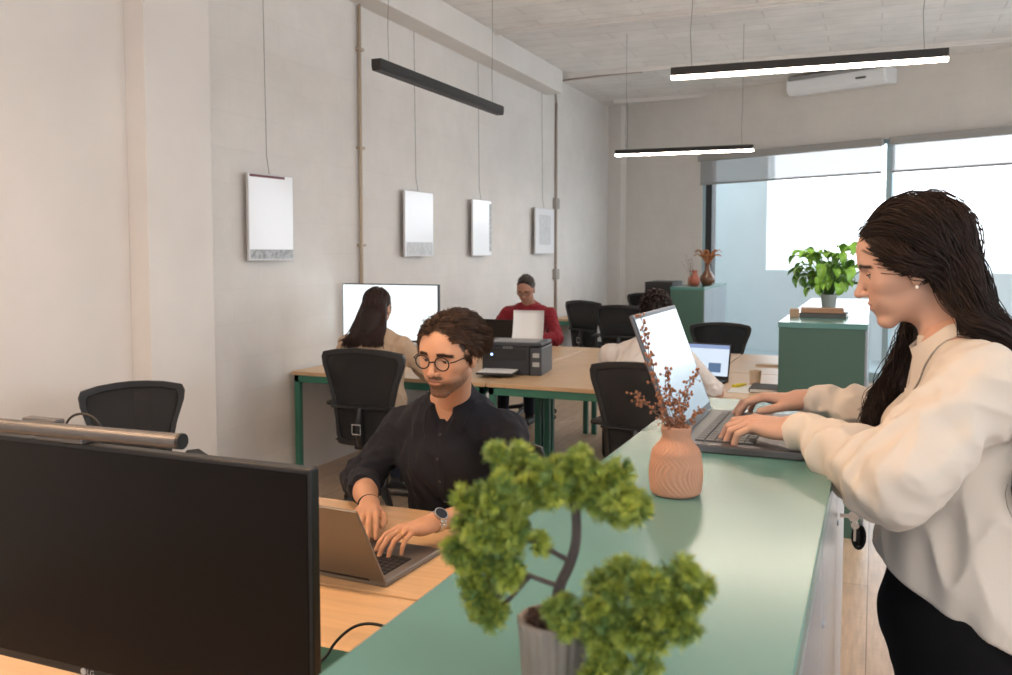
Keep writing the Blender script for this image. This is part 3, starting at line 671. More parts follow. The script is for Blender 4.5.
# ------------------------------------------------------------------ bonsai
BX, BY = -.247, .70
t = thing('bonsai', 'small artificial bonsai in a fluted grey-brown pot at the front of the counter', 'plant', (BX, BY, 1.17))
rib2 = lambda a, z, r: r + .0018 * np.abs(np.sin(9 * a)) * (1 if z < .07 else 0)
part('pot', M().lathe([(.022, 0), (.0235, .002), (.0285, .064), (.0292, .069), (.0288, .0705), (.0258, .0705), (.025, .06)], 132, rib=rib2), m_conc, t, smooth=True)
so = M(); rr = random.Random(9); so.lathe([(.0245, .06), (.024, .064), (.005, .066)], 24)
for i in range(150):
    a = rr.uniform(0, 2 * pi); q = math.sqrt(rr.random()) * .021; T = T4(np.array(Euler((rr.random() * 3, rr.random() * 3, rr.random() * 3)).to_matrix()), (q * math.cos(a), q * math.sin(a), .067 + rr.uniform(0, .006)))
    so.box((-.0028, -.0018, -.001), (.0028, .0018, .001), T)
part('bark_chips', so, m_soil, t)
tr = M(); trunk = [(.004, 0, .062), (.003, 0, .085), (.006, 0, .100), (.014, 0, .116), (.020, 0, .134), (.021, 0, .152), (.019, 0, .172), (.014, 0, .192)]
def smoothp(P, n=30):
    P = np.array(P, float); 
    for _ in range(3):
        Q = [P[0]]
        for a, b in zip(P[:-1], P[1:]): Q += [a * .75 + b * .25, a * .25 + b * .75]
        Q.append(P[-1]); P = np.array(Q)
    return P
P = smoothp(trunk); tr.tube(P, np.linspace(.0052, .0036, len(P)), 12)
brs = [[(.005, 0, .098), (-.02, -.005, .105), (-.045, -.008, .115), (-.07, -.01, .120)], [(.016, 0, .12), (-.01, -.008, .135), (-.04, -.012, .142), (-.065, -.01, .150)], [(-.045, -.008, .115), (-.055, -.012, .100), (-.066, -.012, .088)], [(-.03, -.01, .109), (-.04, -.014, .095), (-.052, -.014, .07)], [(.004, 0, .088), (.03, -.01, .083), (.06, -.012, .087), (.09, -.01, .095)], [(.04, -.01, .083), (.05, -.02, .06), (.05, -.02, .03)],
       [(.019, 0, .165), (.04, 0, .18), (.065, 0, .190)], [(.018, 0, .17), (-.01, 0, .19), (-.04, 0, .20)], [(-.02, -.006, .105), (-.035, -.012, .085), (-.045, -.01, .075)]]
for b in brs:
    P = smoothp(b); tr.tube(P, np.linspace(.0026, .0013, len(P)), 8)
part('trunk', tr, m_bark, t, smooth=True)
# foliage pads: ellipsoids (x, y, z, rx, ry, rz, count) filled with forked sprigs
def foliage(name, pads, mm, seed):
    rr = np.random.RandomState(seed); V, F, C = [], [], []; n0 = 0
    # one sprig: a stalk with five short forked blades
    for (x, y, z, rx, ry, rz, cnt) in pads:
        nb_ = max(3, cnt // 11); BL = []
        for _ in range(nb_):
            q = rr.normal(size=3); q /= np.linalg.norm(q); BL.append(q * rr.uniform(.35, 1.02) * (1 + .18 * (rr.rand() < .15)))
        for _ in range(int(cnt * 1.75)):
            v = rr.normal(size=3); v /= np.linalg.norm(v); rad = rr.uniform(.45, 1.06) * (1 + .22 * rr.rand() ** 3) * (.86 + .2 * math.sin(5 * v[0] + 9 * x * 100) * math.sin(6 * v[2] + y * 50))
            p = np.array([x, y, z]) + BL[rr.randint(nb_)] * np.array([rx, ry, rz]) + v * rr.uniform(.35, 1) * .0075
            up = v * np.array([1, 1, .8]) + np.array([0, 0, .35]) + rr.normal(size=3) * .25; up /= np.linalg.norm(up)
            u, w, d = basis(up); L_ = rr.uniform(.0065, .0125); ph = rr.uniform(0, 2 * pi); tone = rr.uniform(.7, 1.25)
            for k in range(9):
                a = ph + k * 2 * pi / 9; tilt = rr.uniform(.2, 1.15)
                dd = d * math.cos(tilt) + (u * math.cos(a) + w * math.sin(a)) * math.sin(tilt); sd = np.cross(dd, d); sd /= np.linalg.norm(sd) + 1e-9
                b = p - d * .002; m1 = b + dd * L_ * .55; e1 = b + dd * L_ + sd * L_ * .22; e2 = b + dd * L_ - sd * L_ * .22; e0 = b + dd * L_ * 1.15
                wd = .00065; nn = np.cross(sd, dd) * .0006
                vs = [b - sd * wd * .5, b + sd * wd * .5, m1 + sd * wd + nn, m1 - sd * wd + nn, e1 + sd * wd * .6, e1 - sd * wd * .3 , e2 - sd * wd * .6, e2 + sd * wd * .3, e0 - sd * wd * .5, e0 + sd * wd * .5]
                V += vs; F += [(n0, n0 + 1, n0 + 2, n0 + 3), (n0 + 3, n0 + 2, n0 + 4, n0 + 5), (n0 + 3, n0 + 2, n0 + 7, n0 + 6), (n0 + 3, n0 + 2, n0 + 9, n0 + 8)]; n0 += 10; C += [tone] * 10
    me = bpy.data.meshes.new(name); me.from_pydata([tuple(v) for v in V], [], F); me.update()
    at = me.color_attributes.new('tone', 'FLOAT_COLOR', 'POINT'); C = np.array(C)
    col = np.ones((len(C), 4)); g = np.array([.42, .46, .06]); g2 = np.array([.09, .17, .045]); s = np.clip((C - .7) / .55, 0, 1)[:, None]
    col[:, :3] = g2 * (1 - s) + g * s; at.data.foreach_set('color', col.ravel())
    return link(name, me, mm, t)
m_fol = mat('artificial_conifer_foliage', (.2, .35, .05), .55, attr='tone', sss=.0)
foliage('foliage_pad', [(-.030, 0, .188, .028, .026, .022, 190), (.008, .0, .192, .030, .026, .020, 190), (.050, 0, .182, .036, .024, .018, 210), (.066, -.005, .170, .020, .016, .010, 50), (-.040, -.005, .172, .020, .02, .016, 80), (-.015, 0, .180, .04, .022, .010, 90)], m_fol, 1)
foliage('foliage_pad', [(-.056, -.01, .148, .032, .026, .024, 230), (-.072, -.012, .126, .014, .018, .018, 70), (-.03, -.012, .140, .022, .02, .022, 130), (-.066, -.012, .098, .014, .016, .022, 70), (-.052, -.016, .078, .014, .014, .016, 60), (-.028, -.014, .112, .014, .014, .012, 50)], m_fol, 2)
foliage('foliage_pad', [(.090, -.01, .114, .038, .026, .026, 240), (.055, -.012, .082, .024, .024, .028, 150), (.110, -.012, .090, .016, .016, .014, 60), (.076, -.016, .066, .020, .018, .018, 80)], m_fol, 3)
foliage('foliage_pad', [(.014, -.020, .084, .015, .010, .012, 70), (.050, -.022, .050, .018, .018, .024, 110), (.048, -.024, .026, .016, .016, .012, 60)], m_fol, 4)
# ------------------------------------------------------------------ organic surfaces: distance fields meshed with surface nets
def nrm(v): v = np.asarray(v, float); return v / (np.linalg.norm(v) + 1e-12)
class Node:
    def __init__(s, Rm=None, t=(0, 0, 0), sc=1.): s.ops = []; s.R = np.eye(3) if Rm is None else np.array(Rm, float); s.t = np.array(t, float); s.sc = sc; s.k = .01
    def cone(s, a, b, ra, rb, k=.01, wide=None, cap=False, cut=False):
        """tapered limb from a to b; wide=(axis, factor) widens its section; cap clips it flat at b"""
        a = np.array(a, float); b = np.array(b, float); d = b - a; L2 = d.dot(d) + 1e-12; dn = d / math.sqrt(L2)
        if wide: ax = nrm(wide[0]); wf = wide[1]
        m = max(ra, rb) * (max(1, wide[1]) if wide else 1)
        def f(P):
            v = P - a; t = np.clip(v @ d / L2, 0, 1); q = v - t[:, None] * d
            if wide: c = q @ ax; q = q - (c * (1 - 1 / wf))[:, None] * ax
            r = np.linalg.norm(q, axis=1) - (ra + t * (rb - ra))
            if cap: r = np.maximum(r, (P - b) @ dn)
            return r
        s.ops.append((f, np.minimum(a, b) - m, np.maximum(a, b) + m, k, cut)); return s
    def chain(s, pts, k=.01, **kw):
        for (a, ra), (b, rb) in zip(pts[:-1], pts[1:]): s.cone(a, b, ra, rb, k, **kw)
        return s
    def ell(s, c, r, k=.01, Rm=None, cut=False):
        c = np.array(c, float); r = np.array([r] * 3 if np.isscalar(r) else r, float); m = r.max()
        def f(P):
            q = P - c
            if Rm is not None: q = q @ Rm
            k0 = np.linalg.norm(q / r, axis=1); k1 = np.linalg.norm(q / r ** 2, axis=1) + 1e-9
            return k0 * (k0 - 1) / k1
        s.ops.append((f, c - m, c + m, k, cut)); return s
    def half(s, p, n, k=.003):          # keep the side n points away from
        p = np.array(p, float); n = nrm(n)
        s.ops.append((lambda P: (P - p) @ n, None, None, k, 'half')); return s
    def sub(s, node, k=.012):
        lo, hi = node.bounds(); s.ops.append((node.ev, lo, hi, k, False)); return s
    def mod(s, f): s.ops.append((f, None, None, 0, 'mod')); return s
    def bounds(s):
        lo = np.min([o[1] for o in s.ops if o[1] is not None and not o[4]], axis=0); hi = np.max([o[2] for o in s.ops if o[2] is not None and not o[4]], axis=0)
        C = np.array([[x, y, z] for x in (lo[0], hi[0]) for y in (lo[1], hi[1]) for z in (lo[2], hi[2])]) * s.sc @ s.R.T + s.t
        return C.min(0), C.max(0)
    def ev(s, P):
        P = (P - s.t) @ s.R / s.sc; d = np.full(len(P), .2)
        for f, lo, hi, k, mode in s.ops:
            if mode == 'mod': near = np.abs(d) < .03; d[near] += f(P[near]) if near.any() else 0; continue
            if lo is None: m = slice(None); Q = P
            else:
                g = k + .035; m = np.all((P > lo - g) & (P < hi + g), axis=1)
                if not m.any(): continue
                Q = P[m]
            e = f(Q); c = d[m]
            if mode is True: e = -e; h = np.clip(.5 - .5 * (c - e) / k, 0, 1); d[m] = c * (1 - h) + e * h + k * h * (1 - h)
            elif mode == 'half': h = np.clip(.5 - .5 * (c - e) / k, 0, 1); d[m] = c * (1 - h) + e * h + k * h * (1 - h)
            else: h = np.clip(.5 + .5 * (c - e) / k, 0, 1); d[m] = c * (1 - h) + e * h - k * h * (1 - h)
        return d * s.sc
def grad(sd, P, e=.002):
    d0 = sd.ev(P); g = np.stack([sd.ev(P + np.eye(3)[i] * e) - d0 for i in range(3)], 1); return d0, g / (np.linalg.norm(g, axis=1, keepdims=True) + 1e-9)

def netmesh(sd, h, lo=None, hi=None, pad=.012):
    b0, b1 = sd.bounds(); lo = b0 - pad if lo is None else np.maximum(lo, b0 - pad); hi = b1 + pad if hi is None else np.minimum(hi, b1 + pad)
    B = 4; nb = np.ceil((hi - lo) / (B * h)).astype(int) + 1; n = nb * B
    ax = [lo[i] + (np.arange(nb[i]) * B + (B - 1) / 2) * h for i in range(3)]
    Cn = np.stack(np.meshgrid(*ax, indexing='ij'), -1).reshape(-1, 3); dc = sd.ev(Cn).reshape(nb)
    act = np.abs(dc) < B * h * .87 * 2.0 + .006
    D = np.repeat(np.repeat(np.repeat(np.where(dc < 0, -.05, .05).astype(np.float32), B, 0), B, 1), B, 2)
    I = np.argwhere(act); off = np.stack(np.meshgrid(*[np.arange(B)] * 3, indexing='ij'), -1).reshape(-1, 3)
    for s0 in range(0, len(I), 6000):
        G = (I[s0:s0 + 6000, None, :] * B + off[None]).reshape(-1, 3); D[G[:, 0], G[:, 1], G[:, 2]] = sd.ev(lo + G * h)
    s = D < 0; nx, ny, nz = D.shape; cnt = np.zeros((nx - 1, ny - 1, nz - 1), np.int8)
    cor = [(i, j, k) for i in (0, 1) for j in (0, 1) for k in (0, 1)]
    for i, j, k in cor: cnt += s[i:nx - 1 + i, j:ny - 1 + j, k:nz - 1 + k]
    C = np.argwhere((cnt > 0) & (cnt < 8)); idx = np.full(cnt.shape, -1, np.int32); idx[C[:, 0], C[:, 1], C[:, 2]] = np.arange(len(C))
    acc = np.zeros((len(C), 3)); w = np.zeros(len(C))
    for a in cor:
        for q in range(3):
            if a[q]: continue
            b = list(a); b[q] = 1
            da = D[C[:, 0] + a[0], C[:, 1] + a[1], C[:, 2] + a[2]]; db = D[C[:, 0] + b[0], C[:, 1] + b[1], C[:, 2] + b[2]]
            m = (da < 0) != (db < 0); t = np.where(m, da / np.where(m, da - db, 1), 0)
            p = np.tile(np.array(a, float), (len(C), 1)); p[:, q] += t; acc[m] += p[m]; w[m] += 1
    V = lo + (C + acc / w[:, None]) * h; F = []
    for q in range(3):
        u, v = [(1, 2), (2, 0), (0, 1)][q]; sl0 = [slice(1, -1)] * 3; sl1 = [slice(1, -1)] * 3; sl0[q] = slice(0, -1); sl1[q] = slice(1, None)
        a = s[tuple(sl0)]; b = s[tuple(sl1)]; E_ = np.argwhere(a != b); inside = a[E_[:, 0], E_[:, 1], E_[:, 2]]
        base = E_ + 1; base[:, q] -= 1
        def cell(du, dv): c = base.copy(); c[:, u] += du; c[:, v] += dv; return idx[c[:, 0], c[:, 1], c[:, 2]]
        quad = np.stack([cell(-1, -1), cell(0, -1), cell(0, 0), cell(-1, 0)], 1); quad[~inside] = quad[~inside][:, ::-1]
        F.append(quad)
    F = np.concatenate(F); F = F[(F >= 0).all(1)]
    return V, F

class Surf:
    """collects surfaces (with a colour per vertex) into one mesh"""
    def __init__(s): s.V = []; s.F = []; s.C = []; s.n = 0
    def add(s, V, F, col): s.V.append(V); s.F.append(F + s.n); s.C.append(np.broadcast_to(col, (len(V), 3))); s.n += len(V)
    def obj(s, name, m, parent, smooth=True):
        V = np.concatenate(s.V); F = np.concatenate(s.F); me = bpy.data.meshes.new(name)
        me.vertices.add(len(V)); me.vertices.foreach_set('co', V.ravel()); me.loops.add(F.size); me.loops.foreach_set('vertex_index', F.ravel().astype(np.int32))
        me.polygons.add(len(F)); me.polygons.foreach_set('loop_start', np.arange(len(F), dtype=np.int32) * F.shape[1]); me.polygons.foreach_set('loop_total', np.full(len(F), F.shape[1], np.int32))
        me.update(calc_edges=True); me.validate()
        if m.get('tinted', True):
            at = me.color_attributes.new('tone', 'FLOAT_COLOR', 'POINT'); c = np.ones((len(V), 4)); c[:, :3] = np.concatenate(s.C); at.data.foreach_set('color', c.ravel())
        o = link(name, me, m, parent, smooth=smooth)
        return o

def fold(P, amp, fr, seed, stretch=(1, 1, 1)):
    """cloth folds: warped ridges"""
    q = P * np.array(stretch) * fr; a = seed * 1.7
    w = np.stack([np.sin(q[:, 1] * 1.3 + a) + np.sin(q[:, 2] * .9 + 2 * a), np.sin(q[:, 0] * 1.1 + 1 + a) + np.sin(q[:, 2] * 1.2 + a), np.sin(q[:, 0] * .8 + 2 + a) + np.sin(q[:, 1] * 1.4 + a)], 1)
    z = np.sin(q @ np.array([.9, .5, 1.3]) + 1.5 * w[:, 0] + a) + .6 * np.sin(q @ np.array([-1.4, 1.1, .8]) * 1.7 + 1.3 * w[:, 1] + 2 * a) + .35 * np.sin(q @ np.array([1.9, -1.2, 2.1]) * 1.9 + w[:, 2])
    r = 1 - np.abs(z) / 1.6
    return -amp * (r - .42)

# ------------------------------------------------------------------ people
def frame(f, up=(0, 0, 1), roll=0.):
    y = nrm(f); x = nrm(np.cross(y, up)); z = np.cross(x, y); Rm = np.stack([x, y, z], 1)
    return Rm @ rotm('Y', roll) if roll else Rm
def head_node(Rm, t, sc=1., fem=False, crown=1.):
    n = Node(Rm, t, sc); n.k = .02; n.crown = crown
    n.ell((0, -.018, .045 * crown), (.072, .096, .084 * crown), .02).ell((0, .028, .0), (.060, .064, .098), .03)
    n.ell((0, .030, .045 * crown), (.060, .055, .045 * crown), .03)
    jw = .045 if fem else .048
    n.ell((0, .022, -.058), (jw, .050, .038), .03).ell((0, .071, -.094), (.017, .0165, .014), .020)
    n.cone((-jw, .005, -.05), (-.016, .066, -.097), .012, .011, .02).cone((jw, .005, -.05), (.016, .066, -.097), .012, .011, .02)
    for s in (-1, 1):
        n.cone((s * .044, .062, -.018), (s * .054, .035, -.012), .014, .012, .02)      # cheekbone
        n.ell((s * .028, .064, -.045), (.018, .018, .026), .02)
    for s in (-1, 1): n.ell((s * .047, .030, .004), (.020, .034, .034), .03)
    n.cone((-.036, .078, .026), (.036, .078, .026), .009 if fem else .011, .009 if fem else .011, .016)   # brow
    for s in (-1, 1): n.ell((s * .032, .0945, .004), (.018, .016, .0115), .012, cut=True)
    n.cone((0, .085, .012), (0, .105, -.026), .0078, .0088, .010).ell((0, .107, -.030), (.0085, .010, .0085), .007)
    for s in (-1, 1): n.ell((s * .0115, .0965, -.033), (.0062, .009, .0062), .005)
    n.ell((0, .078, -.058), (.024, .0145, .022), .014)
    n.ell((0, .0885, -.0530), (.0245, .0085, .0048), .003).ell((0, .0865, -.0640), (.021, .0090, .0058), .003)
    n.cone((-.023, .097, -.0583), (.023, .097, -.0583), .0012, .0012, .002, cut=True)
    for s in (-1, 1):        # eyeball bed, lids
        n.ell((s * .031, .0685, .004), .0130, .004)
        n.ell((s * .006, .1035, -.0385), (.0035, .004, .003), .002, cut=True)
        E = rotm('Z', s * R(-12))
        n.ell((s * .077, -.006, -.002), (.0065, .017, .030), .006, Rm=E).ell((s * .083, .001, .002), (.004, .010, .019), .004, Rm=E, cut=True).ell((s * .073, .002, -.026), (.006, .008, .010), .005)
    return n
def neck(n, hn, base, r0=.052, r1=.058):
    a = hn.t + hn.R @ np.array([0, -.025, -.055]) * hn.sc; n.cone(a, base, r0, r1, .025); return n
def head_color(V, hn, skin, lip, beard=0, brow=(.02, .011, .008), lid=1):
    L = (V - hn.t) @ hn.R / hn.sc; x, y, z = np.abs(L[:, 0]), L[:, 1], L[:, 2]; c = np.tile(np.array(skin, float), (len(V), 1))
    def blend(m, col): c[:] = c * (1 - m[:, None]) + np.array(col) * m[:, None]
    e = lambda cx, cy, cz, rx, ry, rz, s=.25: np.clip((1 - np.sqrt(((x - cx) / rx) ** 2 + ((y - cy) / ry) ** 2 + ((z - cz) / rz) ** 2)) / s, 0, 1)
    blend(.35 * e(.038, .07, -.028, .03, .04, .024, .9), np.array(skin) * np.array([1.1, .8, .75])); blend(.3 * e(0, .11, -.03, .014, .03, .014, .8), np.array(skin) * np.array([1.1, .8, .75]))
    if beard:
        n1 = .55 + .45 * np.random.RandomState(5).rand(len(V))
        jaw = np.clip((-.045 - z) / .02, 0, 1) * np.clip((y + .01) / .03, 0, 1) * np.clip((z + .125) / .02, 0, 1); jaw = np.maximum(jaw, .8 * np.clip((x - .045) / .012, 0, 1) * np.clip((-.015 - z) / .04, 0, 1) * np.clip((y - .0) / .02, 0, 1) * np.clip((.055 - y) / .02, 0, 1) * np.clip((z + .11) / .02, 0, 1))
        jaw = np.maximum(jaw, e(0, .095, -.046, .034, .03, .0095, .3)); jaw *= 1 - .85 * e(0, .1, -.0590, .024, .03, .0085, .35)
        blend(np.clip(beard * jaw * n1, 0, 1), (.030, .018, .012))
    blend(.8 * e(0, .1, -.0585, .026, .030, .0098, .35), lip)
    zb = .0255 - .35 * np.clip(x - .036, 0, 1) - .10 * np.clip(.034 - x, 0, .02)
    bw = np.clip(((.0066 if beard > .5 else .0048) - np.abs(z - zb)) / .002, 0, 1) * np.clip((x - .012) / .005, 0, 1) * np.clip((.060 - x) / .006, 0, 1) * (y > .03)
    blend(bw * .97, brow)
    return c
def hand_node(W, d, up, s, sc=1., curl=(22, 30, 18), spread=1., fist=0., thumb_in=0.):
    """W wrist, d finger direction, up back of the hand, s=+1 left / -1 right"""
    Rm = frame(d, up); n = Node(Rm, W, sc); n.k = .008
    F_ = [(.027, .086, (.042, .025, .020), .0086, 5), (.009, .091, (.046, .029, .021), .0088, 1), (-.010, .086, (.042, .027, .020), .0083, -3), (-.028, .077, (.033, .020, .018), .0074, -9)]
    n.ell((0, .045, -.002), (.036, .046, .0135), .012); n.ell((s * .022, .03, -.010), (.017, .030, .013), .012); n.ell((-s * .024, .035, -.008), (.013, .034, .012), .012)
    n.cone((0, -.03, 0), (0, .012, 0), .0225, .022, .014, wide=((1, 0, 0), 1.22))
    tips = []
    for i, (x, y, ls, r, sp) in enumerate(F_):
        n.cone((x * s * .55, .02, 0), (x * s, y, .001), .010, .0098, .008)
        p = np.array([x * s, y, .001]); a = 0; az = R(sp * spread) * s
        cs = curl[i] if isinstance(curl[0], (tuple, list)) else curl
        for j, l in enumerate(ls):
            a += R(cs[j]); q = p + l * np.array([math.sin(az) * math.cos(a), math.cos(az) * math.cos(a), -math.sin(a)])
            n.cone(p, q, r * (1 - .09 * j), r * (.92 - .10 * j), .0022 if j else .004); p = q
        tips.append(p)
    ti = thumb_in
    P = [(s * .018, .012, -.008), (s * .043, .045, -.016), (s * (.052 - ti * .012), .072, -.024), (s * (.050 - ti * .02), .094, -.030)]
    n.chain([(P[0], .0135), (P[1], .0115)], .010); n.chain([(P[1], .0108), (P[2], .0098), (P[3], .0082)], .0025)
    return n, tips
def grow_tubes(C, r, col, sides=5, smooth_it=0):
    """C: (N,K,3) strands, r: (K,) or (N,K) radii -> V, F, colours"""
    N, K, _ = C.shape; T = np.gradient(C, axis=1); T /= np.linalg.norm(T, axis=2, keepdims=True) + 1e-9
    ref = np.array([.31, .77, .55]); U = np.cross(T, ref); U /= np.linalg.norm(U, axis=2, keepdims=True) + 1e-9; W_ = np.cross(T, U)
    a = np.linspace(0, 2 * pi, sides, endpoint=False); r = np.broadcast_to(r, (N, K))
    V = C[:, :, None, :] + r[:, :, None, None] * (np.cos(a)[None, None, :, None] * U[:, :, None, :] + np.sin(a)[None, None, :, None] * W_[:, :, None, :])
    base = (np.arange(N)[:, None, None] * K + np.arange(K - 1)[None, :, None]) * sides; j = np.arange(sides)[None, None, :]; k = (j + 1) % sides
    F = np.stack([base + j, base + k, base + sides + k, base + sides + j], -1).reshape(-1, 4)
    return V.reshape(-1, 3), F, np.repeat(col, K * sides, axis=0)
def strands(ways, K, sd, off, rs, wav=(.0, 0., .4), jit=.0, smooth=2, side=None):
    """ways: (N,W,3) waypoints -> smoothed strands pushed outside the distance field"""
    N, Wn, _ = ways.shape; t = np.linspace(0, Wn - 1, K); i = np.minimum(t.astype(int), Wn - 2); f = (t - i)[None, :, None]
    pad = np.concatenate([2 * ways[:, :1] - ways[:, 1:2], ways, 2 * ways[:, -1:] - ways[:, -2:-1]], 1)
    p0, p1, p2, p3 = pad[:, i], pad[:, i + 1], pad[:, i + 2], pad[:, i + 3]
    C = .5 * (2 * p1 + (p2 - p0) * f + (2 * p0 - 5 * p1 + 4 * p2 - p3) * f ** 2 + (3 * p1 - p0 - 3 * p2 + p3) * f ** 3)
    o = (off * (.25 + rs.rand(N, 1) * 1.5)) * np.clip(np.linspace(-.3, 5, K), -.3, 1)[None]
    for it in range(4):
        Q = C.reshape(-1, 3); d, g = grad(sd, Q); push = np.clip(o.ravel() - d, 0, .05); C = (Q + g * push[:, None]).reshape(C.shape)
        if smooth and it < 3:
            for _ in range(smooth): C[:, 1:-1] = .25 * C[:, :-2] + .5 * C[:, 1:-1] + .25 * C[:, 2:]
    if wav[0]:
        T = np.gradient(C, axis=1); T /= np.linalg.norm(T, axis=2, keepdims=True) + 1e-9; U = np.cross(T, [.2, .5, .84]); U /= np.linalg.norm(U, axis=2, keepdims=True) + 1e-9; V = np.cross(T, U)
        s = np.linspace(0, 1, K)[None, :, None]; ramp = np.clip((s - wav[2]) / .3, 0, 1); ph = rs.rand(N, 1, 1) * 2 * pi if len(wav) < 4 else wav[3][:, None, None] + rs.rand(N, 1, 1) * 1.6
        fr = wav[1] * (.85 + .3 * rs.rand(N, 1, 1)); C = C + wav[0] * ramp * (np.sin(fr * s + ph) * U + np.cos(fr * s + ph) * .6 * V)
    return C
def clump(C, n, rs, r0, r1, sd, off, ramp=(-.3, 5)):
    """n strands round every guide, spread r0 at the root narrowing to r1"""
    G, K, _ = C.shape; s = np.linspace(0, 1, K)[None, None, :, None]; o = rs.normal(size=(G, n, 1, 3)); spread = r0 + (r1 - r0) * np.clip(s * 1.3, 0, 1)
    fl = rs.normal(size=(G, n, 1, 3)) * .0028 * np.clip(s - .75, 0, 1) * 4
    D = (C[:, None] + o * spread + fl).reshape(-1, K, 3); o_ = (off * (.2 + rs.rand(len(D), 1) * 1.2)) * np.clip(np.linspace(*ramp, K), ramp[0], 1)[None]
    for _ in range(2): d, g = grad(sd, D.reshape(-1, 3)); D = (D.reshape(-1, 3) + g * np.clip(o_.ravel() - d, 0, .04)[:, None]).reshape(D.shape)
    return D
def scalp_paint(S_, V, hn, rule, off, col):
    L = (V - hn.t) @ hn.R / hn.sc; c = S_.C[-1].copy(); rs = np.random.RandomState(1)
    f = np.array([1. if rule(p) else 0. for p in L + rs.normal(size=L.shape) * .0022]); f[L[:, 2] < -.09] = 0; f *= 1 - (np.abs(L[:, 0]) > .074) * (L[:, 2] < .03)
    S_.C[-1] = c * (1 - f[:, None]) + np.array(col) * f[:, None]
def haircol(N, rs, base, var=.35): return np.array(base)[None] * (1 - var + 2 * var * rs.rand(N, 1))
def collar(parent, m, c, Rm, r, h, gap, drop, name='collar', ry=1.12, sd=None, off=0):
    """shirt collar: stand plus folded leaf; local y is the wearer's front"""
    a = np.linspace(gap, 2 * pi - gap, 44); G1, G2 = [], []
    for an in a:
        d = np.array([math.sin(an), math.cos(an) * ry, 0]); fr = max(0., math.cos(an)); u = min(an, 2 * pi - an)
        hh = h * (1 - .25 * fr); zf = -.10 * r * 2 * fr - .012 * fr
        G1.append([d * r * 1.02 + [0, 0, zf - .012], d * r + [0, 0, zf + hh]])
        pt = max(0, 1 - (u - gap) / .55); low = -.004 - drop * pt ** 1.2
        G2.append([d * r + [0, 0, zf + hh], d * (r + .006) + [0, 0, zf + hh + .002], d * (r + .014) + [0, 0, zf + hh * .5], d * (r + .020 + .012 * pt) + [0, 0, zf + low]])
    T = T4(Rm, c); mb = M()
    for gi, G in enumerate((G1, G2)):
        G = np.array([[xf(T, np.array([p]))[0] for p in row] for row in G])
        if sd is not None:      # the lower edges lie on the shirt
            for col_, w_, o_ in (((0, 1., -.004),) if gi == 0 else ((3, 1., .0025), (2, .35, .006))):
                Q = G[:, col_] + off
                for _ in range(5): d, g = grad(sd, Q); Q = Q - g * np.clip(d - o_, -.03, .02)[:, None] * .7 * w_ * (1 if gi else 1)
                G[:, col_] = Q - off
            if gi: d, g = grad(sd, (G[:, 1:3] + off).reshape(-1, 3)); G[:, 1:3] += (g * np.clip(.004 - d, 0, .02)[:, None]).reshape(G[:, 1:3].shape)
        mb.sheet(G, .0025)
    return part(name, mb, m, parent, smooth=50)
def eyes(parent, hn, m, look=(0, 1, 0), skin=None, open_=.55):
    for s in (-1, 1):
        me = M().ball((0, 0, 0), .0125, 24, 16); o = part('eye', me, m, parent, smooth=True)
        f = hn.R @ nrm(look); o.matrix_world = Matrix(T4(frame(f), hn.t + hn.R @ np.array([s * .031, .0700, .004]) * hn.sc)) @ Matrix.Scale(hn.sc, 4)
        if skin:   # upper and lower lid: shells turned about the eye's x axis
            G = []
            for th in np.linspace(R(0), R(100), 9): G.append([(.0137 * math.cos(ph), .0137 * math.sin(ph) * math.cos(th + R(90) - R(70) * 0 - R(90) * 0) , 0) for ph in np.linspace(0, pi, 16)])
def lids(parent, hn, m, openu=8, openl=-22):
    """openu: elevation (deg) of the upper lid's edge, openl of the lower lid's edge"""
    for s in (-1, 1):
        for nm, e0, e1 in (('upper_eyelid', openu, 80), ('lower_eyelid', -80, openl)):
            G = []
            for e in np.linspace(e0, e1, 7):
                row = []
                for a in np.linspace(R(-78), R(78), 18):
                    ee = R(e) * math.cos(a) ** .45 if (nm == 'upper_eyelid' and e == e0) or nm == 'lower_eyelid' and e == e1 else R(e)
                    row.append((.0139 * math.sin(a) * math.cos(ee), .0139 * math.cos(a) * math.cos(ee), .0139 * math.sin(ee)))
                G.append(row)
            T = T4(hn.R * hn.sc, hn.t + hn.R @ np.array([s * .031, .0700, .004]) * hn.sc)
            mb = M().sheet([[xf(T, np.array([p]))[0] for p in r_] for r_ in G], .0009 * hn.sc); part(nm, mb, m, parent, smooth=True)
            if nm == 'upper_eyelid':
                part('eyelash', M().tube([xf(T, np.array([np.array(p) * 1.06]))[0] for p in G[0][2:-2]], .0010, 5), m_lash, parent)
m_lash = mat('eyelash_dark', (.01, .007, .005), .8)
def eyemat():
    m = mat('eye', (.75, .72, .70), .12); nt = m.node_tree; N = nt.nodes; L = nt.links; b = N['Principled BSDF']
    tc = N.new('ShaderNodeTexCoord'); sp = N.new('ShaderNodeSeparateXYZ'); L.new(tc.outputs['Object'], sp.inputs[0]); cr = N.new('ShaderNodeValToRGB'); mr = N.new('ShaderNodeMapRange')
    mr.inputs['From Min'].default_value = .009; mr.inputs['From Max'].default_value = .0125; L.new(sp.outputs['Y'], mr.inputs['Value']); L.new(mr.outputs['Result'], cr.inputs['Fac'])
    e = cr.color_ramp.elements; e[0].color = (.70, .66, .63, 1); e[1].color = (.005, .003, .003, 1); e[1].position = .86
    q = e.new(.30); q.color = (.70, .66, .63, 1); q = e.new(.38); q.color = (.05, .025, .012, 1); q = e.new(.80); q.color = (.04, .02, .01, 1); L.new(cr.outputs['Color'], b.inputs['Base Color']); return m
m_eye = eyemat()
m_skin = mat('skin', (.6, .35, .25), .56, attr='tone', bump=(350, .12, .0008), spec=.32)
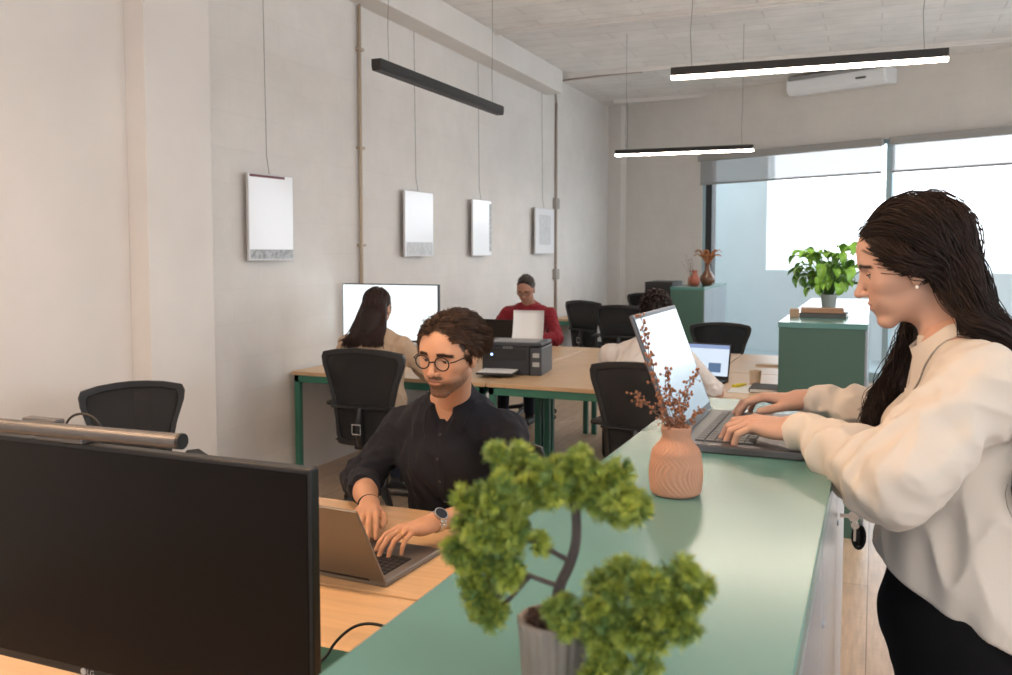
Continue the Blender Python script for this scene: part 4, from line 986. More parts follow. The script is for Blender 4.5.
m_skin.node_tree.nodes['Principled BSDF'].inputs['Subsurface Weight'].default_value = .12
m_skin.node_tree.nodes['Principled BSDF'].inputs['Subsurface Radius'].default_value = (.008, .003, .0015)
m_hair = mat('hair', (.03, .015, .01), .5, attr='tone', spec=.28)
def cloth(name, col, rough=.85, **k): return mat(name, col, rough, bump=k.pop('bump', (420, .25, .0012)), sheen=k.pop('sheen', .05), **k)
# ================================================================== the standing woman at the counter
def glasses(parent, hn, m, r=.0225, rz=.0195, th=.0021):
    mb = M(); c0 = np.array([0, .099, .001])
    for s in (-1, 1):
        mb.tube([hn.t + hn.R @ (np.array([s * .0325 + r * math.cos(a), .0985 - .05 * (abs(r * math.cos(a) * s + .0325)) ** 2 * 8, .001 + rz * math.sin(a)])) * hn.sc for a in np.linspace(0, 2 * pi, 30)], th, 6)
        mb.tube([hn.t + hn.R @ np.array(p) * hn.sc for p in [(s * .056, .095, .006), (s * .067, .088, .008), (s * .078, .03, .010), (s * .080, -.005, .008), (s * .078, -.02, -.006)]], th * .9, 6)
    mb.tube([hn.t + hn.R @ np.array([x, .103 + .004 * math.cos(x * 200), .006]) * hn.sc for x in np.linspace(-.0095, .0095, 7)], th, 6)
    o = part('glasses', mb, m, parent, smooth=True)
    lens = M()
    for s in (-1, 1): lens.add([hn.t + hn.R @ np.array([s * .0325 + r * .97 * math.cos(a), .0975, .001 + rz * .97 * math.sin(a)]) * hn.sc for a in np.linspace(0, 2 * pi, 28, endpoint=False)], [tuple(range(28))])
    part('lens', lens, mat('spectacle_lens', (1, 1, 1), .05, alpha=.03, spec=.2), o)
    return o
def scalp_roots(N, rs, hn, rule):
    out = []
    while len(out) < N:
        v = nrm(rs.normal(size=3)); p = np.array([0, -.018, .045 * hn.crown]) + v * np.array([.072, .096, .084 * hn.crown])
        if rule(p): out.append(p)
    return np.array(out)

def woman():
    t = thing('person', 'long-haired woman in a cream shirt standing and typing at the green counter', 'person', (.19, 1.80, 0))
    t.rotation_euler = (0, 0, 0); root = Node()
    off = np.array([.19, 1.80, 0])
    hR = frame((-math.cos(R(15)), -.02, -math.sin(R(15)))); hn = head_node(hR, (.062, 1.853, 1.524), .94, fem=True)
    nb = np.array([.145, 1.842, 1.372]); shL, shR = np.array([.165, 1.665, 1.325]), np.array([.175, 1.995, 1.325])
    elL, elR = np.array([.035, 1.545, 1.185]), np.array([.075, 2.10, 1.185]); wL, wR = np.array([-.128, 1.728, 1.224]), np.array([-.142, 2.07, 1.224])
    S_ = Surf(); skin = (.52, .31, .23)
    A = Node(); A.sub(hn, .02); neck(A, hn, nb, .047, .052); A.cone(nb, (.175, 1.83, 1.28), .055, .08, .03)
    V, F = netmesh(A, .0017, hi=np.array([9, 9, 9.])); S_.add(V - off, F, head_color(V, hn, skin, (.42, .14, .12))); line = lambda p: p[1] < .036 + .50 * p[2] and p[2] > -.035 and (p[2] > .002 or p[1] < .0)
    scalp_paint(S_, V, hn, line, off, (.022, .012, .009))
    hl, _ = hand_node(wL, (-.97, .10, .02), (.0, -.12, 1), +1, .98, curl=((14, 34, 24), (22, 40, 26), (26, 44, 26), (30, 42, 26)), thumb_in=.3)
    hr, _ = hand_node(wR, (-.97, -.12, .02), (.0, .1, 1), -1, .98, curl=((20, 34, 24), (22, 36, 24), (24, 38, 26), (26, 40, 26)), thumb_in=.3)
    for h_, w_, e_ in ((hl, wL, elL), (hr, wR, elR)):
        H = Node(); H.sub(h_, .012); H.cone(w_ + nrm(e_ - w_) * .012, w_ * .35 + e_ * .65, .0225, .036, .012)
        V, F = netmesh(H, .0016); S_.add(V - off, F, skin)
    B = Node(); B.cone(nb, (.16, 1.82, 1.0), .07, .10, .04, wide=((0, 1, 0), 1.3)).cone((.16, 1.82, 1.0), (.155, 1.80, .92), .10, .11, .04, wide=((0, 1, 0), 1.35))
    for sh, el, w_ in ((shL, elL, wL), (shR, elR, wR)): B.chain([(nb * .6 + sh * .4, .045), (sh, .045), (el, .036), (w_ * .4 + el * .6, .034)], .03)
    hipL, hipR = np.array([.145, 1.715, .88]), np.array([.155, 1.885, .88]); knL, knR = np.array([.125, 1.715, .48]), np.array([.15, 1.90, .48]); anL, anR = np.array([.20, 1.715, .09]), np.array([.215, 1.91, .09])
    for h_, k_, a_ in ((hipL, knL, anL), (hipR, knR, anR)): B.chain([(h_, .078), (k_, .05), (a_, .035)], .03)
    V, F = netmesh(B, .006); S_.add(V - off, F, skin)
    S_.obj('body', m_skin, t)
    eyes(t, hn_off(hn, off), m_eye, look=(0, .86, -.5)); lids(t, hn_off(hn, off), skinmat('eyelid_skin', (.42, .22, .15)), openu=3, openl=-38)
    part('earring', M().ball(hn.t + hn.R @ np.array([-.079, .003, -.036]) - off, .0032, 12, 8), mat('pearl', (.8, .75, .68), .2), t, smooth=True)
    part('bracelet', M().tube([wL - off + nrm(wL - elL) * .002 + .0265 * (math.cos(a) * np.array([0, .9, .1]) * 1.15 + math.sin(a) * np.array([.25, .1, .95])) for a in np.linspace(0, 2 * pi, 30)], .0016, 6), mat('gold', (.8, .5, .2), .3, metal=1), t, smooth=True)
    # shirt
    m_sh = cloth('cream_cotton', (.57, .515, .46), .9)
    c = Node(); yx = (0, 1, 0)
    c.cone((.175, 1.83, 1.30), (.165, 1.83, 1.19), .085, .128, .05, wide=(yx, 1.32)).cone((.165, 1.83, 1.19), (.17, 1.82, .98), .130, .150, .04, wide=(yx, 1.26)).cone((.17, 1.82, .98), (.205, 1.81, .80), .150, .158, .04, wide=(yx, 1.26))
    c.cone(nb + [-.012, 0, .045], (.165, 1.835, 1.29), .060, .092, .03)
    c.ell((.075, 1.765, 1.205), (.055, .06, .065), .04).ell((.08, 1.90, 1.205), (.055, .06, .065), .04)
    for sh, el, w_, s in ((shL, elL, wL, 1), (shR, elR, wR, 2)):
        c.cone(nb * .55 + sh * .45, sh, .052, .066, .04)
        sg = -1 if s == 1 else 1
        up = Node(); up.cone(sh, el + (0, 0, -.0), .070, .066, .03); up.cone(el, el * .5 + w_ * .5 + [0, 0, -.004], .066, .050, .03); up.cone(el * .5 + w_ * .5 + [0, 0, -.004], w_ - nrm(w_ - el) * .03, .050, .035, .02)
        ax = nrm(w_ - el); ax2 = nrm(el - sh)
        def fld(P, el=el, w_=w_, ax=ax, ax2=ax2, sh=sh, s=s):
            u = (P - el) @ ax; u2 = (P - sh) @ ax2; ph = P @ np.array([13., 17, 29]) + 2 * np.sin(P @ np.array([21., -13, 8]) * 1.5)
            fa = np.exp(-((u - .02) / .06) ** 2) * .6 + np.exp(-((u - .2) / .05) ** 2) * .5 + .3
            return -.0042 * fa * np.sin(u * 125 + ph * .7) * np.exp(-((u - .1) / .13) ** 4) + fold(P, .0075, 23, s)
        up.mod(fld); c.sub(up, .035)
        c.cone(w_ - nrm(w_ - el) * .042, w_ - nrm(w_ - el) * .004, .034, .033, .006, cap=True)
    tb = lambda P: fold(P, .012, 22., 3, (1, 1, .4)) * np.clip((1.34 - P[:, 2]) / .12, .15, 1)
    c.mod(tb)
    c.half((-.0, 1.8, 1.0), (-.48, 0, -1), .006).half(nb + np.array([-.012, 0, .040]), (-.28, 0, 1), .004)
    s2 = Surf(); V, F = netmesh(c, .0042); s2.add(V - off, F, (1, 1, 1)); sh_o = s2.obj('shirt', m_sh, t)
    collar(sh_o, m_sh, nb - off + np.array([-.012, -.002, .012]), frame((-1, 0, -.28)), .061, .036, .38, .050, sd=c, off=off)
    # placket and buttons down the front
    P_ = [];
    for z in np.linspace(1.315, 1.0, 14):
        q = np.array([[-.12, 1.83, z]]);
        for _ in range(12): q[0, 0] += max(c.ev(q)[0] * .8, .0005) if c.ev(q)[0] > .001 else 0
        P_.append(q[0] - off)
    P_ = np.array(P_); part('placket', M().sheet([[p + [.003, -.014, 0], p + [-.0025, -.008, 0], p + [-.003, .008, 0], p + [.003, .014, 0]] for p in P_], .002), m_sh, sh_o, smooth=True)
    for i in (1, 4, 7, 10): part('button', M().cyl(P_[i] + [-.003, 0, 0], P_[i] + [-.0065, 0, 0], .0048, seg=14), mat('shirt_button', (.7, .65, .58), .3), sh_o, smooth=40)
    # trousers and shoes
    tr = Node(); tr.cone((.15, 1.80, 1.0), (.15, 1.80, .90), .108, .125, .03, wide=(yx, 1.28)).ell((.165, 1.80, .87), (.135, .185, .11), .04)
    for h_, k_, a_ in ((hipL, knL, anL), (hipR, knR, anR)): tr.chain([(h_, .098), (k_ * .5 + h_ * .5, .086), (k_, .066), (a_ + [0, 0, .03], .056)], .03)
    tr.mod(lambda P: fold(P, .003, 11, 5))
    s3 = Surf(); V, F = netmesh(tr, .006); s3.add(V - off, F, (1, 1, 1)); s3.obj('trousers', cloth('black_denim', (.005, .005, .006), .95, sheen=.0, spec=.15), t)
    for a_ in (anL, anR):
        sn = Node(); sn.cone(a_ + [.03, 0, -.05], a_ + [-.13, 0, -.055], .036, .030, .02, wide=(yx, 1.25)).cone(a_ + [.01, 0, .0], a_ + [0, 0, -.04], .042, .042, .02).half(a_ + [0, 0, -.09 + .002], (0, 0, -1))
        s4 = Surf(); V, F = netmesh(sn, .004); s4.add(V - off, F, (1, 1, 1)); s4.obj('shoe', m_blackm, t)
    # hair
    rs = np.random.RandomState(4); body = Node(); body.sub(hn, .01).sub(c, .01); neck(body, hn, nb, .047, .052)
    N = 420; Lr = scalp_roots(N, rs, hn, line); Wd = lambda q: q * hn.sc @ hn.R.T + hn.t
    sx = np.clip(Lr[:, 0] / .010, -1., 1.); w0 = Wd(Lr); alat = np.clip(np.abs(Lr[:, 0]) / .07, 0, 1)
    Lm = Lr.copy(); Lm[:, 1] = Lr[:, 1] * .50 - .026; Lm[:, 2] = Lr[:, 2] * .66 + .016 - .022 * alat; Lm[:, 0] = Lr[:, 0] * 1.12 + sx * .012
    Ln = Lr.copy(); Ln[:, 0] = sx * (.046 + .034 * rs.rand(N)) * np.clip(np.abs(Lr[:, 0]) / .03, .1, 1); Ln[:, 1] = -.052 - .070 * rs.rand(N) * (1.2 - np.abs(Lr[:, 0]) / .075); Ln[:, 2] = -.015 - .02 * rs.rand(N)
    lat = np.clip(Lr[:, 0] / .07, -1, 1)
    ov = (alat > .45) & (Lr[:, 1] > -.005) & (Lr[:, 2] < .075); Lm[ov, 1] = Lr[ov, 1] * .35 + .002; Lm[ov, 2] = Lr[ov, 2] * .5 - .004; Lm[ov, 0] += sx[ov] * .012; Ln[ov, 1] = -.030 - .03 * rs.rand(ov.sum()); Ln[ov, 2] = -.034
    h1 = np.stack([.185 + .045 * rs.rand(N) + .01 * lat, 1.845 + .095 * lat + .02 * rs.normal(size=N), 1.375 + .02 * rs.rand(N)], 1)
    h2 = np.stack([.235 + .07 * rs.rand(N), 1.835 + .125 * lat + .02 * rs.normal(size=N), 1.27 + .02 * rs.rand(N)], 1)
    h3 = np.stack([.28 + .055 * rs.rand(N), 1.83 + .13 * lat + .025 * rs.normal(size=N), 1.09 + .10 * rs.rand(N)], 1)
    near_ = lat < -.30
    h1[near_] += [-.035, -.01, .0]; h2[near_] += [-.045, -.012, .0]; h3[near_] += [-.05, .0, .03]
    ff = lat > .42      # far-side locks fall forward over the far shoulder
    nf = ff.sum()
    Ln[ff] = np.stack([.072 + .012 * rs.rand(nf), -.01 - .04 * rs.rand(nf), -.03 - .02 * rs.rand(nf)], 1)
    h1[ff] = np.stack([.060 + .065 * rs.rand(nf), 1.935 + .02 * rs.rand(nf), 1.36 + .02 * rs.rand(nf)], 1)
    h2[ff] = np.stack([.010 + .070 * rs.rand(nf), 1.925 + .025 * rs.rand(nf), 1.27 + .02 * rs.rand(nf)], 1)
    h3[ff] = np.stack([-.010 + .08 * rs.rand(nf) ** 1.3, 1.905 + .04 * rs.rand(nf), 1.15 + .07 * rs.rand(nf)], 1)
    C = strands(np.stack([w0, Wd(Lm), Wd(Ln), h1, h2, h3], 1), 36, body, .010, rs, wav=(.0165, 21, .30, lat * 4), smooth=2)
    D = clump(C, 17, rs, .0056, .0042, body, .012)
    bad = ((D[..., 2] < 1.44) & (D[..., 2] > 1.30) & (D[..., 0] < .135) & (D[..., 1] < 1.905)).any(1) | ((D[..., 2] < 1.40) & (D[..., 0] < .16) & (D[..., 1] < 1.80)).any(1)
    hk = ~bad; rad = .00105 * np.clip(np.sin(np.linspace(.15, .96, 36) * pi), .0, 1) ** .4; hc = np.repeat(haircol(N, rs, (.019, .0095, .007), .5), 17, 0) * haircol(N * 17, rs, (1, 1, 1), .3)
    V, F, cc = grow_tubes(D[hk], rad, hc[hk], 3); s5 = Surf(); s5.add(V - off, F, cc)
    N2 = 170; k = rs.choice(N, N2); C2 = C[k] + rs.normal(size=(N2, 1, 3)) * .006; s_ = np.linspace(0, 1, 36)[None, :, None]
    C2 = C2 + rs.normal(size=(N2, 1, 3)) * .016 * np.clip(s_ - .35, 0, 1); V, F, cc = grow_tubes(C2, np.linspace(.0007, .0004, 36), haircol(N2, rs, (.022, .012, .009), .4), 3); s5.add(V - off, F, cc)
    mass = Node(); hb = Node(hn.R, hn.t, hn.sc); hb.ell((0, -.034, .040), (.072, .086, .080), .01).ell((0, -.062, -.03), (.060, .045, .05), .03); mass.sub(hb, .02)
    mass.chain([((.165, 1.85, 1.44), .040), ((.215, 1.845, 1.36), .042), ((.262, 1.835, 1.25), .042), ((.29, 1.83, 1.17), .025)], .03, wide=((0, 1, 0), 1.7))
    mass.chain([((.088, 1.925, 1.455), .018), ((.085, 1.94, 1.37), .018), ((.055, 1.937, 1.29), .016), ((.045, 1.928, 1.24), .008)], .02)
    V, F = netmesh(mass, .004); s5.add(V - off, F, (.012, .0065, .005))
    s5.obj('hair', m_hair, t)
    return t
def hn_off(hn, off):
    n = Node(hn.R, hn.t - off, hn.sc); return n
def skinmat(name, c): return mat(name, c, .5, spec=.4)

def seated(label, off, face, head, neckb, chest, pelvis, sh, el, wr, hd, kn, an, skin, shirt, sleeve, m_tr, fine, seed, roll=0., hsc=1., beard=0, torso=1., lidk=None, lips=(.42, .18, .13), upv=None, curl=(24, 32, 20), fem=False, collar_=None, rsl=.052, folds=.0075, shirt_low=.50, hand_sc=1., crown=1., vcut=None, srule=None, scol=(.02, .012, .009)):
    """a person sitting on a chair; sh/el/wr/hd/kn/an are (right, left) pairs of world positions or directions"""
    t = thing('person', label, 'person', tuple(off)); off = np.array(off, float); A3 = lambda v: np.array(v, float)
    sh, el, wr, hd, kn, an = [[A3(q) for q in p] for p in (sh, el, wr, hd, kn, an)]; neckb, chest, pelvis = A3(neckb), A3(chest), A3(pelvis)
    hn = head_node(frame(face, roll=roll), head, hsc, fem=fem, crown=crown); S_ = Surf(); side = nrm(sh[1] - sh[0])
    A = Node(); A.sub(hn, .02); neck(A, hn, neckb, .05 * torso, .056 * torso); A.cone(neckb, neckb * .6 + chest * .4, .055, .08, .03)
    V, F = netmesh(A, .0019 if fine else .0036); S_.add(V - off, F, head_color(V, hn, skin, lips, beard=beard)); scalp_paint(S_, V, hn, srule or (lambda p: p[1] < .02 + .5 * p[2] and p[2] > -.025 and (p[2] > .01 or p[1] < -.01)), off, scol)
    for i, s in ((0, -1), (1, 1)):
        h_, _ = hand_node(wr[i], hd[i], upv[i] if upv else (0, 0, 1), s, hand_sc, curl=curl, thumb_in=.3); H = Node(); H.sub(h_, .012)
        d = nrm(el[i] - wr[i]); H.chain([(wr[i] + d * .01, .0235), (wr[i] * .55 + el[i] * .45, .036), (el[i], .040)], .014); H.cone(el[i], el[i] * .7 + sh[i] * .3, .040, .042, .02)
        V, F = netmesh(H, .0017 if fine else .0036); S_.add(V - off, F, skin)
    B = Node(); B.cone(neckb, chest, .07, .095, .04, wide=(side, 1.35)).cone(chest, pelvis, .095, .10, .04, wide=(side, 1.35))
    hip = [pelvis - side * .09, pelvis + side * .09]
    for i in (0, 1): B.chain([(neckb * .6 + sh[i] * .4, .045), (sh[i], .046), (el[i], .038)], .03).chain([(hip[i], .08), (kn[i], .052), (an[i], .036)], .03)
    V, F = netmesh(B, .008); S_.add(V - off, F, skin); S_.obj('body', m_skin, t)
    # shirt
    c = Node(); c.cone(neckb + [0, 0, -.03], chest, .085 * torso, .118 * torso, .05, wide=(side, 1.42)).cone(chest, chest * .35 + pelvis * .65, .120 * torso, .128 * torso, .05, wide=(side, 1.32)).cone(chest * .35 + pelvis * .65, pelvis, .128 * torso, .125, .04, wide=(side, 1.32))
    c.cone(neckb + [0, 0, .03], neckb * .6 + chest * .4, .056, .088, .02)
    for i in (0, 1):
        c.cone(neckb * .8 + sh[i] * .2 + [0, 0, -.015], sh[i], .060, .054, .05); up = Node(); r1 = rsl
        e1 = sh[i] + (el[i] - sh[i]) * min(1, sleeve * 1.) if sleeve < 1 else el[i]
        up.cone(sh[i], e1, .055, r1 + .004, .03, cap=sleeve < 1)
        if sleeve > 1: q = el[i] + (wr[i] - el[i]) * (sleeve - 1); up.cone(el[i], q, r1 + .002, r1 * (.98 - .22 * (sleeve - 1)), .03, cap=True); up.cone(q - nrm(wr[i] - el[i]) * .022, q + nrm(wr[i] - el[i]) * .004, r1 * (1.02 - .22 * (sleeve - 1)), r1 * (1.02 - .22 * (sleeve - 1)), .003, cap=True)
        ax = nrm(wr[i] - el[i])
        up.mod(lambda P, i=i, ax=ax: -.0042 * np.exp(-(((P - el[i]) @ ax) / .08) ** 2) * np.sin(((P - el[i]) @ ax) * 130 + 2 * np.sin(P @ np.array([30., 20, 25]))) + fold(P, folds * .8, 36, seed + i)); c.sub(up, .035)
    c.mod(lambda P: fold(P, folds * 1.2, 23, seed, (1, 1, .5)))
    if collar_: c.half(neckb + [0, -.005, .040], collar_, .004)
    if vcut: c.cone(vcut[0], vcut[1], vcut[2], vcut[3], .006, cut=True)
    c.half((pelvis[0], pelvis[1], shirt_low), (0, 0, -1), .006)
    s2 = Surf(); V, F = netmesh(c, .0045 if fine else .0075); s2.add(V - off, F, (1, 1, 1)); so = s2.obj('shirt' if collar_ else 'sweater', shirt, t)
    tr = Node(); tr.ell(pelvis + [0, 0, -.02], (.17, .15, .11), .04)
    for i in (0, 1): tr.chain([(hip[i] + [0, 0, -.01], .092), (kn[i], .066), (an[i] + [0, 0, .03], .052)], .03)
    s3 = Surf(); V, F = netmesh(tr, .008); s3.add(V - off, F, (1, 1, 1)); s3.obj('trousers', m_tr, t)
    fw = nrm([face[0], face[1], 0])
    for i in (0, 1):
        sn = Node(); sn.cone(an[i] - fw * .03 + [0, 0, -.05], an[i] + fw * .13 + [0, 0, -.055], .036, .030, .02, wide=(side, 1.25)).cone(an[i], an[i] + [0, 0, -.04], .042, .042, .02)
        s4 = Surf(); V, F = netmesh(sn, .006); s4.add(V - off, F, (1, 1, 1)); s4.obj('shoe', m_blackm, t)
    return t, hn, c, so
rule_man = lambda p: p[1] < .034 + .47 * p[2] - .10 * max(0, abs(p[0]) - .03) * (p[2] > .05) and p[2] > -.03 and (p[2] > .008 or p[1] < -.008)
woman()
# ================================================================== the man in the dark shirt
m_navy = cloth('dark_navy_cotton', (.006, .0075, .015), .9, bump=(260, .3, .0012), sheen=.02)
m_jeans = cloth('dark_jeans', (.015, .02, .035), .9)
oA = np.array([-1.27, 2.62, 0])
skinA = (.56, .31, .20)
t, hn, c, so = seated('bearded man with round glasses and a dark shirt typing on a silver laptop', oA, (-.10, -.95, -.17), (-1.180, 2.405, 1.246), (-1.245, 2.555, 1.062), (-1.27, 2.59, .88), (-1.29, 2.74, .56),
    [(-1.44, 2.575, .975), (-1.065, 2.575, .985)], [(-1.555, 2.50, .805), (-.965, 2.46, .805)], [(-1.352, 2.215, .812), (-1.105, 2.125, .815)],
    [(.42, -.88, -.02), (-.42, -.88, -.02)], [(-1.42, 2.28, .50), (-1.14, 2.28, .50)], [(-1.42, 2.22, .1), (-1.14, 2.2, .1)], skinA, m_navy, 1.42, m_jeans, True, 3, roll=R(-3), beard=.95, hsc=1.04, crown=.90, srule=rule_man, scol=(.035, .019, .012), collar_=(-.02, -.40, .92), vcut=((-1.238, 2.46, 1.10), (-1.245, 2.455, .955), .056, .012), curl=((16, 26, 18), (20, 28, 18), (22, 30, 18), (24, 32, 20)))
eyes(t, hn_off(hn, oA), m_eye, look=(0, .90, -.42)); lids(t, hn_off(hn, oA), skinmat('eyelid_skin_man', (.44, .24, .15)), openu=7, openl=-34)
glasses(t, hn_off(hn, oA), mat('tortoise_frame', (.012, .006, .004), .3))
collar(so, m_navy, np.array([-1.243, 2.545, 1.078]) - oA, frame((-.05, -1, -.42)), .064, .040, .60, .050, sd=c, off=oA)
# open neckline: skin panel seen between the collar points
P_ = []
for z in np.linspace(1.03, .76, 12):
    q = np.array([[-1.25, 2.2, z]])
    for _ in range(25): dd = c.ev(q)[0]; q[0, 1] += dd * .8 if dd > .001 else 0
    P_.append(q[0] - oA)
P_ = np.array(P_); part('placket', M().sheet([[p + [-.016, .003, 0], p + [-.009, -.002, 0], p + [.009, -.002, 0], p + [.016, .003, 0]] for p in P_], .002), m_navy, so, smooth=True)
for i in (2, 5, 8, 11): part('button', M().cyl(P_[i] + [0, -.002, 0], P_[i] + [0, -.0052, 0], .0048, seg=12), mat('dark_button', (.03, .03, .035), .3), so, smooth=40)
# watch and wristband
def band(wr, el, r, w, off, wide=1.2): 
    d = nrm(el - wr); u = nrm(np.cross(d, [0, 0, 1])); v = np.cross(u, d); c0 = wr + d * .022
    return [c0 - off + r * (wide * math.cos(a) * u + math.sin(a) * v) for a in np.linspace(0, 2 * pi, 34)], d, u, v, c0
wl, ell_ = np.array([-1.105, 2.125, .815]), np.array([-.965, 2.46, .805])
P_, d, u, v, c0 = band(wl, ell_, .0268, 0, oA, 1.14)
wt = M()
for k in (-.008, -.004, 0, .004, .008): wt.tube([p + d * k for p in P_], .0027, 6)
w_o = part('watch', wt, m_steel, t, smooth=True)
n_ = nrm(v * .85 + (u if u[1] < 0 else -u) * .62); cc = c0 - oA + n_ * .0295; part('watch_case', M().cyl(cc - n_ * .004, cc + n_ * .005, .020, seg=28), m_steel, w_o, smooth=40); part('watch_dial', M().cyl(cc + n_ * .005, cc + n_ * .0060, .0168, seg=28), mat('blue_black_dial', (.01, .015, .03), .2), w_o)
P_, d, u, v, c0 = band(np.array([-1.352, 2.215, .812]), np.array([-1.555, 2.50, .805]), .0262, 0, oA, 1.16); part('wristband', M().tube(P_, .0028, 6), m_black, t, smooth=True)
Rh = frame((-.42, -.88, -.02)); rc = np.array([-1.105, 2.125, .815]) + Rh @ np.array([-.011, .086 + .020 * math.cos(R(22)), .001 - .020 * math.sin(R(22))]); rz_ = Rh @ np.array([0, math.sin(R(22)), math.cos(R(22))])
part('ring', M().tube([rc - oA + .0092 * (math.cos(a) * Rh[:, 0] + math.sin(a) * rz_) for a in np.linspace(0, 2 * pi, 20)], .0013, 6), mat('gold_ring', (.8, .5, .2), .3, metal=1), t, smooth=True)
# swept-back wavy hair
rs = np.random.RandomState(8); N = 1500
N = 330; Lr = scalp_roots(N, rs, hn, rule_man); Wd = lambda q: q * hn.sc @ hn.R.T + hn.t
sx = np.clip((Lr[:, 0] - .008) / .010, -1, 1); nn = (Lr - [0, -.018, .045]) / np.array([.072, .096, .084]) ** 2; nn /= np.linalg.norm(nn, axis=1, keepdims=True)
fr = np.clip((Lr[:, 1] - .0) / .05, 0, 1) * np.clip((Lr[:, 2] - .045) / .04, 0, 1); top = np.clip((Lr[:, 2] - .05) / .05, 0, 1)
L1 = Lr + nn * (.003 + .001 * top + .012 * fr)[:, None]; L1[:, 1] += -.010 + .012 * fr; L1[:, 0] += sx * .006
L2 = Lr + nn * (.006 - .002 * top + .006 * fr)[:, None]; L2[:, 1] += -.036 + .006 * fr; L2[:, 2] += -.012 - .006 * top; L2[:, 0] += sx * (.012 + .014 * fr)
L3 = Lr + nn * (.005); L3[:, 1] = Lr[:, 1] * .80 - .040 + .012 * fr; L3[:, 2] = Lr[:, 2] * .84 - .034 - .014 * fr; L3[:, 0] = Lr[:, 0] * .97 + sx * (.012 + .026 * fr)
low = Lr[:, 2] < .02; L3[low] = Lr[low] + nn[low] * .007 + [0, -.010, -.018]; L2[low] = Lr[low] + nn[low] * .010 + [0, -.008, -.010]; L1[low] = Lr[low] + nn[low] * .008 + [0, -.003, -.003]
L3[:, 1] = np.maximum(L3[:, 1], -.112); L2[:, 1] = np.maximum(L2[:, 1], -.112)
bd = Node(); bd.sub(hn, .01)
C = strands(np.stack([Wd(Lr), Wd(L1), Wd(L2), Wd(L3)], 1), 20, bd, .0045, rs, wav=(.0030, 6, .05, Lr[:, 0] * 40 + Lr[:, 1] * 20), smooth=1)
D = clump(C, 17, rs, .0052, .0034, bd, .005, (-.3, 6)); hc = np.repeat(haircol(N, rs, (.075, .042, .027), .5), 17, 0) * haircol(N * 17, rs, (1, 1, 1), .3)
V, F, cc_ = grow_tubes(D, .0009 * np.clip(np.sin(np.linspace(.2, .95, 20) * pi), 0, 1) ** .4, hc, 3); s5 = Surf(); s5.add(V - oA, F, cc_)
cap = Node(hn.R, hn.t, hn.sc); cap.ell((0, -.026, .043), (.072, .090, .076), .01).ell((0, -.055, .0), (.060, .045, .045), .03); V, F = netmesh(cap, .004); s5.add(V - oA, F, (.020, .011, .008)); s5.obj('hair', m_hair, t)

# ================================================================== the three people behind
# woman in beige, from behind
oC = np.array([-2.76, 4.64, 0])
t, hn, c, so = seated('dark-haired woman in a beige top seen from behind, before the lit monitor', oC, (-.10, 1, -.10), (-2.855, 4.80, 1.205), (-2.83, 4.72, 1.045), (-2.79, 4.66, .86), (-2.74, 4.60, .56),
    [(-2.64, 4.72, .985), (-3.01, 4.70, .985)], [(-2.47, 4.86, .76), (-3.17, 4.80, .735)], [(-2.62, 5.10, .79), (-3.04, 5.08, .79)], [(-.3, .95, 0), (.1, 1, 0)], [(-2.62, 5.02, .52), (-2.84, 5.02, .52)], [(-2.62, 5.0, .1), (-2.84, 5.0, .1)],
    (.55, .33, .23), cloth('beige_knit', (.50, .36, .25), .9), .82, m_jeans, False, 11, fem=True, hsc=.98)
rs = np.random.RandomState(2); N = 700; bd = Node(); bd.sub(hn, .01).sub(c, .01); Lr = scalp_roots(N, rs, hn, lambda p: p[1] < .03 + .6 * p[2] and p[2] > -.03); lat = np.clip(Lr[:, 0] / .07, -1, 1); Wd = lambda q: q * hn.sc @ hn.R.T + hn.t
L1 = Lr * 1.06; L1[:, 1] = Lr[:, 1] * .6 - .045; L1[:, 2] = Lr[:, 2] * .7; L2 = np.stack([lat * .100, -.085 - .02 * rs.rand(N), np.full(N, -.06)], 1)
h1 = np.stack([-2.855 + .105 * lat + .01 * rs.normal(size=N), 4.655 + .02 * rs.rand(N), np.full(N, 1.06)], 1); h2 = np.stack([-2.86 + .125 * lat + .018 * rs.normal(size=N), 4.60 + .03 * rs.rand(N), .97 + .05 * rs.rand(N)], 1)
C = strands(np.stack([Wd(Lr), Wd(L1), Wd(L2), h1, h2], 1), 26, bd, .007, rs, wav=(.004, 14, .4), smooth=2); V, F, cc_ = grow_tubes(C, .0045 * np.clip(np.sin(np.linspace(.2, .96, 26) * pi), 0, 1) ** .5, haircol(N, rs, (.030, .014, .011), .35)); s5 = Surf(); s5.add(V - oC, F, cc_)
cap = Node(hn.R, hn.t, hn.sc); cap.ell((0, -.026, .046), (.077, .094, .087), .01).ell((0, -.06, -.03), (.07, .05, .07), .03); cap.half((0, .02, .0), (0, 1, -.72), .004); cap.cone((0, -.09, -.05), (0, -.12, -.14), .05, .045, .03, wide=((1, 0, 0), 1.5)); V, F = netmesh(cap, .005); s5.add(V - oC, F, (.02, .01, .008)); s5.obj('hair', m_hair, t)
